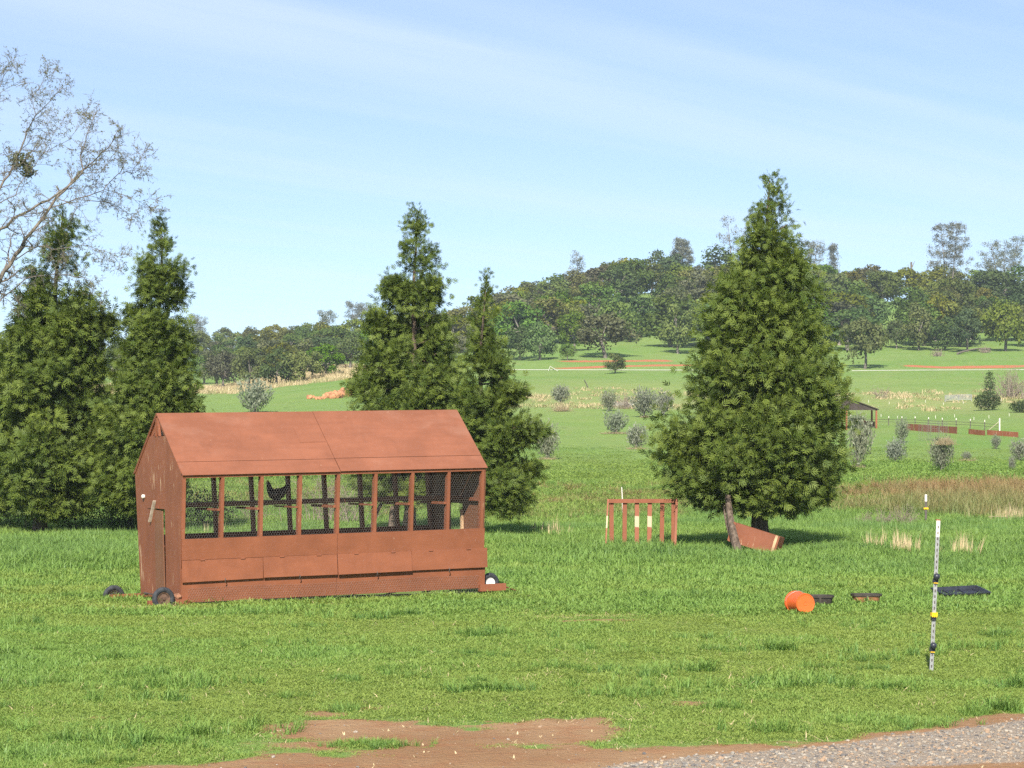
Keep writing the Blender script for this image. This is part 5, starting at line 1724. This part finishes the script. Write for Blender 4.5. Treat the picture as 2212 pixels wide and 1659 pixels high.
# irrigation pipe along the hill foot, in two visible runs
for (ua, ub, va, vb, lab, ur) in ((1040, 1560, 801, 801, 'long white pipe along the hill foot behind the slender cedar and lone oak', 1190), (1840, 2330, 803, 797, 'white pipe along the red bank on the picture edge side', 2260)):
    us = np.linspace(ua, ub, 40)
    W = [Vector(on_ground(float(u), float(np.interp(u, [ua, ub], [va, vb])))) for u in us]
    dm = float(np.mean([w.y for w in W]))
    W = [Vector(((u - CX) / F * dm, dm, gz((u - CX) / F * dm, dm))) for u in us]
    zf_ = np.polyval(np.polyfit(us, [w.z for w in W], 2), us)
    W = [Vector((w.x, w.y, float(z_) + 0.12)) for w, z_ in zip(W, zf_)]
    root = empty('irrigation_pipe', W[0])
    tag(root, lab, 'pipe', 'white pipes at the hill foot')
    MB().sweep([w - W[0] for w in W], [0.045] * 40, 8).build('pipe', M['pvc'], root)
    p = Vector(((ur - CX) / F * dm, dm - 0.3, gz((ur - CX) / F * dm, dm))) - W[0]
    m_ = MB()
    m_.beam(p + Vector((-0.35, 0, 0)), p + Vector((-0.1, 0, 0.62)), 0.07, 0.07)
    m_.beam(p + Vector((-0.1, 0.02, 0.62)), p + Vector((0.9, 0.02, 0.02)), 0.07, 0.07)
    m_.build('riser', M['pvc'], root)
# white trough
p = on_ground(1347, 877)
tro = empty('white_trough', p, (0, 0, 0.06))
tag(tro, 'long white trough lying in the pasture between two olive bushes', 'trough')
MB().hexa([(-0.95, -0.25, 0.0), (0.75, -0.25, 0.0), (0.75, 0.25, 0.0), (-0.95, 0.25, 0.0), (-1.0, -0.33, 0.30), (0.95, -0.33, 0.26), (0.95, 0.33, 0.26), (-1.0, 0.33, 0.30)]).build('basin', M['pvc'], tro)
MB().box(-1.03, 0.4, -0.36, -0.31, 0.305, 0.34).build('lip', M['white_paint'], tro)
MB().box(-0.6, -0.5, -0.30, 0.30, 0.345, 0.40).build('brace', M['clod'], tro)
# red clay clods
for i in range(16):
    CU = (668, 676, 684, 698, 706, 713, 719, 726, 733, 739, 744, 750, 730, 715, 742, 690)
    u = CU[i]
    v = (862, 860, 863, 862, 860, 859, 861, 860, 860, 857, 856, 855, 856, 858, 850, 863)[i]
    p = on_ground(u, v)
    r = (0.25, 0.18, 0.2, 0.2, 0.34, 0.42, 0.3, 0.5, 0.36, 0.42, 0.46, 0.5, 0.4, 0.35, 0.4, 0.18)[i]
    o = link('clay_clod', rock_mesh('clay_clod', r * 1.1, M['clod'], 400 + i, 0.85), None, p + Vector((0, 0, r * 0.45)), (0, 0, i))
    tag(o, 'orange clay clod, %s of the heap counting from the silvery olive' % ORD[sorted(CU).index(CU[i])], 'clod', 'heap of orange clay clods')

# ------------------------------------------------------------------ grass, rushes, gravel (stuff)
PROTO = bpy.data.collections.new('grass_tufts')


def tuft(name, n, rad, h0, h1, w, lean, mat, seed, droop=0.4):
    q = np.random.default_rng(seed)
    V, T, tip = [], [], []
    for i in range(n):
        a, r = q.uniform(0, 2 * math.pi), rad * math.sqrt(q.random())
        p = np.array([r * math.cos(a), r * math.sin(a), -0.015])
        h = q.uniform(h0, h1)
        az = q.uniform(0, 2 * math.pi)
        ln = lean * abs(q.normal())
        d = np.array([math.cos(az) * ln, math.sin(az) * ln, 1.0])
        s = np.array([-math.sin(az + q.normal() * 0.6), math.cos(az), 0]) * w / 2
        m = p + d * h * 0.55
        e = p + d * h + np.array([math.cos(az), math.sin(az), -0.5]) * h * droop * q.uniform(0.1, 1)
        b = len(V)
        V += [p - s, p + s, m + s * 0.8, m - s * 0.8, e]
        tip += [0, 0, 0.45, 0.45, 1]
        T += [(b, b + 1, b + 2), (b, b + 2, b + 3), (b + 3, b + 2, b + 4)]
    me = raw_mesh(name, np.array(V), np.array(T), mat, False, {'tip': ('FLOAT', np.array(tip, np.float32))})
    o = bpy.data.objects.new(name, me)
    return o


def scatter(name, label, protos, P, rotz, scl, tint, kindlabel='grass'):
    coll = bpy.data.collections.new(name + '_tufts')
    for i, o in enumerate(protos):
        coll.objects.link(o)
    n = len(P)
    q = np.random.default_rng(len(P))
    rot = np.stack([q.normal(size=n) * 0.08, q.normal(size=n) * 0.08, rotz], 1).astype(np.float32)
    me = bpy.data.meshes.new(name)
    me.vertices.add(n)
    me.vertices.foreach_set('co', P.astype(np.float32).ravel())
    for an, ty, arr in (('rot', 'FLOAT_VECTOR', rot), ('scl', 'FLOAT_VECTOR', scl.astype(np.float32)), ('tint', 'FLOAT', tint.astype(np.float32)), ('pick', 'INT', q.integers(0, len(protos), n).astype(np.int32))):
        at = me.attributes.new(an, ty, 'POINT')
        at.data.foreach_set('vector' if ty == 'FLOAT_VECTOR' else 'value', arr.ravel())
    me.update()
    o = link(name, me)
    ng = bpy.data.node_groups.new(name + '_scatter', 'GeometryNodeTree')
    ng.interface.new_socket('Geometry', in_out='INPUT', socket_type='NodeSocketGeometry')
    ng.interface.new_socket('Geometry', in_out='OUTPUT', socket_type='NodeSocketGeometry')
    N, Lk = ng.nodes, ng.links
    gi, go = N.new('NodeGroupInput'), N.new('NodeGroupOutput')
    ci = N.new('GeometryNodeCollectionInfo')
    ci.inputs['Collection'].default_value = coll
    ci.inputs['Separate Children'].default_value = True
    ci.inputs['Reset Children'].default_value = True
    ip = N.new('GeometryNodeInstanceOnPoints')
    ip.inputs['Pick Instance'].default_value = True

    def na(nm, ty):
        k = N.new('GeometryNodeInputNamedAttribute')
        k.data_type = ty
        k.inputs['Name'].default_value = nm
        return next(s for s in k.outputs if s.enabled and s.name == 'Attribute')
    Lk.new(gi.outputs[0], ip.inputs['Points'])
    Lk.new(ci.outputs[0], ip.inputs['Instance'])
    Lk.new(na('pick', 'INT'), ip.inputs['Instance Index'])
    Lk.new(na('rot', 'FLOAT_VECTOR'), ip.inputs['Rotation'])
    Lk.new(na('scl', 'FLOAT_VECTOR'), ip.inputs['Scale'])
    Lk.new(ip.outputs[0], go.inputs[0])
    md = o.modifiers.new('scatter', 'NODES')
    md.node_group = ng
    tag(o, label, None, None, 'stuff')
    return o


q = np.random.default_rng(500)


def spread_pts(n, d0, d1, u0=-170, u1=2390, power=0.0):
    """points over the ground, evenly in log depth (power 0)"""
    d = np.exp(q.uniform(math.log(d0), math.log(d1), n)) if power == 0 else q.uniform(d0, d1, n)
    u = q.uniform(u0, u1, n)
    return (u - CX) / F * d, d


cinv = coop.matrix_basis.inverted()
ca_, sa_ = math.cos(ANG), math.sin(ANG)


def in_coop(x, y):
    dx, dy = x - org.x, y - org.y
    lx, ly = dx * ca_ + dy * sa_, -dx * sa_ + dy * ca_
    return (lx > -0.05) & (lx < LEN + 0.05) & (np.abs(ly) < HB + 0.12)


def grass_fields(x, y):
    """tint (0 yellow-green .. 1 blue-green) and vigour of the sward"""
    big, mid, fine = fbm(x, y, 6.0, 71), fbm(x, y, 1.7, 75), fbm(x, y, 0.55, 79)
    vig = np.clip(0.5 * sstep(0.35, 0.7, big) + 0.75 * sstep(0.52, 0.78, mid) + 0.5 * sstep(0.6, 0.85, fine), 0, 1.4)
    tint = np.clip(0.07 + 0.42 * vig + 0.55 * (big - 0.45), 0, 1)
    return tint, vig


# lawn
protoA = [tuft('short_tuft', 62, 0.17, 0.025, 0.065, 0.0062, 0.6, M['grass'], s) for s in range(6)]
x, y = spread_pts(36000, 16.8, 40)
dz, gr, stw, _, _, _ = zones(x, y)
tint, vig = grass_fields(x, y)
keep = (q.random(len(x)) < (1 - dz) ** 1.6 * (1 - gr) * (1 - 0.75 * stw)) & ~in_coop(x, y)
x, y, tint, vig = x[keep], y[keep], tint[keep], vig[keep]
n = len(x)
worn = sstep(0.50, 0.70, fbm(x, y, 2.3, 87))
hs = (0.32 + 0.65 * vig) * q.uniform(0.6, 1.35, n) * (1 - 0.45 * worn)
dzz = dz[keep]
ws = np.interp(y, [17, 40], [1.0, 1.8]) * q.uniform(0.8, 1.25, n) * (1 - 0.55 * np.clip(dzz * 2, 0, 1))
hs = hs * (1 - 0.4 * np.clip(dzz * 2, 0, 1))
ddx, ddy = x - org.x, y - org.y
lly = -ddx * sa_ + ddy * ca_
llx = ddx * ca_ + ddy * sa_
hs = hs * np.where((llx > -0.9) & (llx < LEN + 0.9), np.clip(0.45 + 0.35 * (-lly - HB), 0.45, 1.0), 1.0)
tint = tint - 0.14 * worn - 0.10 * sstep(26, 32, y)
scatter('lawn_grass', 'short bright green grass of the yard', protoA, np.stack([x, y, ground_z(x, y)], 1), q.uniform(0, 6.28, n), np.stack([ws, ws, hs * np.interp(y, [17, 40], [1, 1.0])], 1), np.clip(tint + q.normal(size=n) * 0.09, 0, 1))
# dry straw blades lying in the lawn
protoS = [tuft('straw_tuft', 12, 0.12, 0.02, 0.05, 0.006, 1.6, M['dry'], 20 + s) for s in range(3)]
x, y = spread_pts(15000, 17, 44)
dz, gr, stw, _, _, _ = zones(x, y)
keep = (q.random(len(x)) < np.clip(0.10 + 0.9 * stw, 0, 1) * (1 - dz)) & ~in_coop(x, y)
x, y = x[keep], y[keep]
n = len(x)
scatter('straw_litter', 'dry straw blades lying in the short grass', protoS, np.stack([x, y, ground_z(x, y)], 1), q.uniform(0, 6.28, n), np.repeat(q.uniform(0.8, 1.5, n)[:, None], 3, 1), q.uniform(0, 0.7, n))
# sward behind the coop, growing taller away from the yard
protoB = [tuft('meadow_tuft', 64, 0.34, 0.07, 0.16, 0.013, 0.4, M['grass'], 40 + s) for s in range(5)]
protoC = [tuft('tall_tuft', 44, 0.30, 0.20, 0.42, 0.013, 0.28, M['grass'], 60 + s, 0.55) for s in range(5)]
x, y = spread_pts(21000, 34, 80)
tint, vig = grass_fields(x, y)
dz, gr, stw, _, _, _ = zones(x, y)
keep = ~in_coop(x, y) & (q.random(len(x)) < 1 - 0.8 * stw)
x, y, tint, vig = x[keep], y[keep], tint[keep], vig[keep]
n = len(x)
hs = (0.65 + 0.8 * vig) * q.uniform(0.7, 1.3, n) * np.interp(y, [34, 42, 50, 60], [0.35, 0.5, 0.95, 1.4])
scatter('meadow_grass', 'knee-low green grass behind the yard', protoB, np.stack([x, y, ground_z(x, y)], 1), q.uniform(0, 6.28, n), np.stack([np.full(n, 1.15), np.full(n, 1.15), hs], 1), np.clip(tint + 0.04 + 0.22 * sstep(44, 56, y) + q.normal(size=n) * 0.08, 0, 1))
x, y = spread_pts(22000, 44, 104)
tint, vig = grass_fields(x, y)
u_, v_ = uv_of(x, y)
dens = sstep(45, 58, y + (fbm(x, y, 5, 91) - 0.5) * 14) * (0.55 + 0.45 * sstep(0.3, 0.7, vig))
pod = np.maximum(np.exp(-((u_ - 1330) / 190) ** 2 - ((v_ - 1195) / 22) ** 2), np.exp(-((u_ - 120) / 260) ** 2 - ((v_ - 1215) / 26) ** 2) * 0.8)
nbx = np.hypot((x - bxo.x) / 0.9, (y - bxo.y + 0.5) / 1.3) < 1
keep = (q.random(len(x)) < np.maximum(dens, pod)) & ~in_coop(x, y) & ~nbx
x, y, tint, pod = x[keep], y[keep], tint[keep], pod[keep]
n = len(x)
hs = q.uniform(0.5, 1.1, n) * np.interp(y, [44, 56, 66, 80], [0.6, 0.75, 0.55, 0.85]) * (1 + 0.35 * pod)
scatter('tall_grass', 'tall dark green grass under the trees and round the slatted frame', protoC, np.stack([x, y, ground_z(x, y)], 1), q.uniform(0, 6.28, n), np.stack([np.full(n, 1.2), np.full(n, 1.2), hs], 1), np.clip(tint + 0.26 + 0.3 * pod - 0.15 * sstep(70, 90, y) + q.normal(size=n) * 0.10, 0, 1))
# darker tussocks in the yard
nt = 130
x, y = spread_pts(nt, 18, 46)
dz, gr, stw, _, _, _ = zones(x, y)
ok = (dz < 0.3) & (gr < 0.2) & ~in_coop(x, y)
x, y = x[ok], y[ok]
k = 16
sp = q.uniform(0.06, 0.26, len(x))
x = np.repeat(x, k) + q.normal(size=len(x) * k) * np.repeat(sp, k) * 1.5
y = np.repeat(y, k) + q.normal(size=len(y) * k) * np.repeat(sp, k)
hh = np.repeat(q.uniform(0.5, 1.0, len(sp)), k)
ok = ~in_coop(x, y)
x, y, hh = x[ok], y[ok], hh[ok]
x = np.concatenate([x, px(800, 1612, 1).x * 19.15 + q.normal(size=90) * 0.16])
y = np.concatenate([y, 19.15 + q.normal(size=90) * 0.10])
hh = np.concatenate([hh, np.full(90, 0.35)])
n = len(x)
protoT = [tuft('tussock_tuft', 26, 0.07, 0.08, 0.24, 0.008, 0.5, M['grass'], 80 + s, 0.6) for s in range(4)]
scatter('grass_tussocks', 'darker longer grass tussocks dotted over the yard', protoT, np.stack([x, y, ground_z(x, y)], 1), q.uniform(0, 6.28, n), np.repeat((hh * q.uniform(0.6, 1.1, n))[:, None], 3, 1) * np.array([[1.2, 1.2, 1]]), np.clip(0.58 + q.normal(size=n) * 0.18, 0, 1))
# pasture beyond
protoD = [tuft('pasture_tuft', 70, 0.9, 0.10, 0.30, 0.035, 0.5, M['grass'], 100 + s) for s in range(4)]
x, y = spread_pts(13000, 78, 160, 1000, 2390)
x2, y2 = spread_pts(6000, 78, 160, -170, 1000)
x, y = np.concatenate([x, x2]), np.concatenate([y, y2])
kp = q.random(len(x)) < 1 - sstep(95, 158, y)
x, y = x[kp], y[kp]
tint, vig = grass_fields(x / 3, y / 6)
n = len(x)
scatter('pasture_grass', 'grazed green grass of the far pasture', protoD, np.stack([x, y, ground_z(x, y)], 1), q.uniform(0, 6.28, n), np.stack([np.full(n, 1.2), np.full(n, 1.2), q.uniform(0.2, 0.5, n) * (0.5 + 0.6 * vig) * np.interp(y, [110, 160], [1, 0.35])], 1), np.clip(0.16 + 0.40 * tint + q.normal(size=n) * 0.05, 0, 1))
# rushes
protoR = [tuft('rush_tuft', 40, 0.30, 0.5, 1.05, 0.014, 0.22, M['rush'], 120 + s, 0.3) for s in range(5)]
x, y = spread_pts(20000, 70, 112)
_, _, _, ru, _, _ = zones(x, y)
keep = q.random(len(x)) < ru * 0.6 * sstep(0.25, 0.6, fbm(x, y, 4, 99) + 0.3 * sstep(1800, 2200, uv_of(x, y)[0]))
x, y, ru = x[keep], y[keep], ru[keep]
n = len(x)
u_, v_ = uv_of(x, y)
hs = q.uniform(0.45, 1.0, n) * (0.42 + 0.45 * sstep(1750, 2000, u_))
scatter('rushes', 'brown-red rushes along the wet strip behind the big cedar', protoR, np.stack([x, y, ground_z(x, y)], 1), q.uniform(0, 6.28, n), np.stack([np.full(n, 1.0), np.full(n, 1.0), hs], 1), np.clip(0.72 + 0.6 * (fbm(x, y, 5, 97) - 0.5) - 0.55 * sstep(80, 94, y) + q.normal(size=n) * 0.22, 0, 1))
# pale dry grass on the slope by the wood and dry stalks nearer
protoE = [tuft('dry_tuft', 34, 0.7, 0.35, 0.9, 0.05, 0.3, M['dry'], 140 + s, 0.3) for s in range(4)]
x, y = spread_pts(14000, 270, 392, -100, 860, 1)
_, _, _, _, dr, _ = zones(x, y)
keep = q.random(len(x)) < dr * 0.8
x, y = x[keep], y[keep]
x2, y2 = spread_pts(5000, 205, 262, 1080, 2330, 1)
dr2 = zones(x2, y2)[4]
k2 = q.random(len(x2)) < dr2 * 0.22
x, y = np.concatenate([x, x2[k2]]), np.concatenate([y, y2[k2]])
n = len(x)
scatter('dry_grass', 'pale dry grass on the slope below the wood', protoE, np.stack([x, y, ground_z(x, y)], 1), q.uniform(0, 6.28, n), np.stack([np.ones(n), np.ones(n), q.uniform(0.5, 1.1, n) * np.where(y > 265, 1.0, 0.5)], 1), q.uniform(0, 0.9, n))
protoW = [tuft('dry_stalk', 7, 0.05, 0.30, 0.62, 0.012, 0.12, M['dry'], 160 + s, 0.1) for s in range(3)]
cl_ = [(1900, 1190, 14), (1945, 1195, 18), (1955, 1200, 16), (2080, 1205, 14), (1210, 1165, 6), (1155, 1160, 5), (1180, 1160, 8), (470, 1160, 8), (2190, 1120, 26), (2205, 1115, 26), (2170, 1115, 14)]
xs, ys = [], []
for (u, v, k) in cl_:
    d = CH * F / (v - HY)
    d = min(d, 72)
    for _ in range(k):
        xs.append((u + q.normal() * 13 - CX) / F * d); ys.append(d + q.normal() * 0.35)
xs, ys = np.array(xs), np.array(ys)
n = len(xs)
scatter('dry_stalks', 'pale dry weed stalks standing in the tall grass', protoW, np.stack([xs, ys, ground_z(xs, ys)], 1), q.uniform(0, 6.28, n), np.repeat(q.uniform(0.5, 1.15, n)[:, None], 3, 1), q.uniform(0, 0.4, n))
# gravel and pebbles on the drive
pebs = []
for i in range(6):
    me = rock_mesh('gravel_stone', 1.0, plain('gravel_stone_%d' % i, ((0.26, 0.235, 0.20), (0.19, 0.175, 0.16), (0.32, 0.25, 0.18), (0.13, 0.12, 0.115), (0.32, 0.22, 0.145), (0.36, 0.31, 0.25))[i], 0.9), 500 + i, 0.65)
    pebs.append(bpy.data.objects.new('gravel_stone', me))
x, y = spread_pts(42000, 16.6, 21.5)
dz, gr, stw, _, _, _ = zones(x, y)
keep = q.random(len(x)) < np.clip(gr * 0.8 + 0.012 * dz, 0, 1)
x, y = x[keep], y[keep]
n = len(x)
r = 0.004 + 0.013 * q.random(n) ** 4
scatter('gravel', 'grey gravel scattered along the drive', pebs, np.stack([x, y, ground_z(x, y) + r * 0.25], 1), q.uniform(0, 6.28, n), np.repeat(r[:, None], 3, 1) * q.uniform(0.7, 1.4, (n, 3)), q.random(n))
# leaf scraps and white chips on the bare earth
chips = [tuft('chip', 2, 0.01, 0.015, 0.035, 0.016, 2.6, M['dry'], 180 + s, 0.0) for s in range(3)]
x, y = spread_pts(2600, 16.8, 21.5)
dz, gr, stw, _, _, _ = zones(x, y)
keep = q.random(len(x)) < 0.06 * dz
x, y = x[keep], y[keep]
n = len(x)
scatter('leaf_litter', 'pale leaf scraps and chips on the bare earth', chips, np.stack([x, y, ground_z(x, y) + 0.006], 1), q.uniform(0, 6.28, n), np.repeat(q.uniform(0.5, 1.1, n)[:, None], 3, 1), q.uniform(0, 0.6, n))

# ------------------------------------------------------------------ thin spring haze over the valley
hz = NT('valley_haze')
pv_ = hz.node('ShaderNodeVolumePrincipled', {'Color': (0.80, 0.89, 1.0, 1), 'Density': 0.00019, 'Anisotropy': 0.1})
hz.l.new(pv_.outputs[0], hz.out.inputs['Volume'])
hb = MB().box(-2900, 2900, -80, 4100, -60, 62).build('haze', hz.m)
tag(hb, 'thin pale blue haze filling the valley air', None, None, 'stuff')
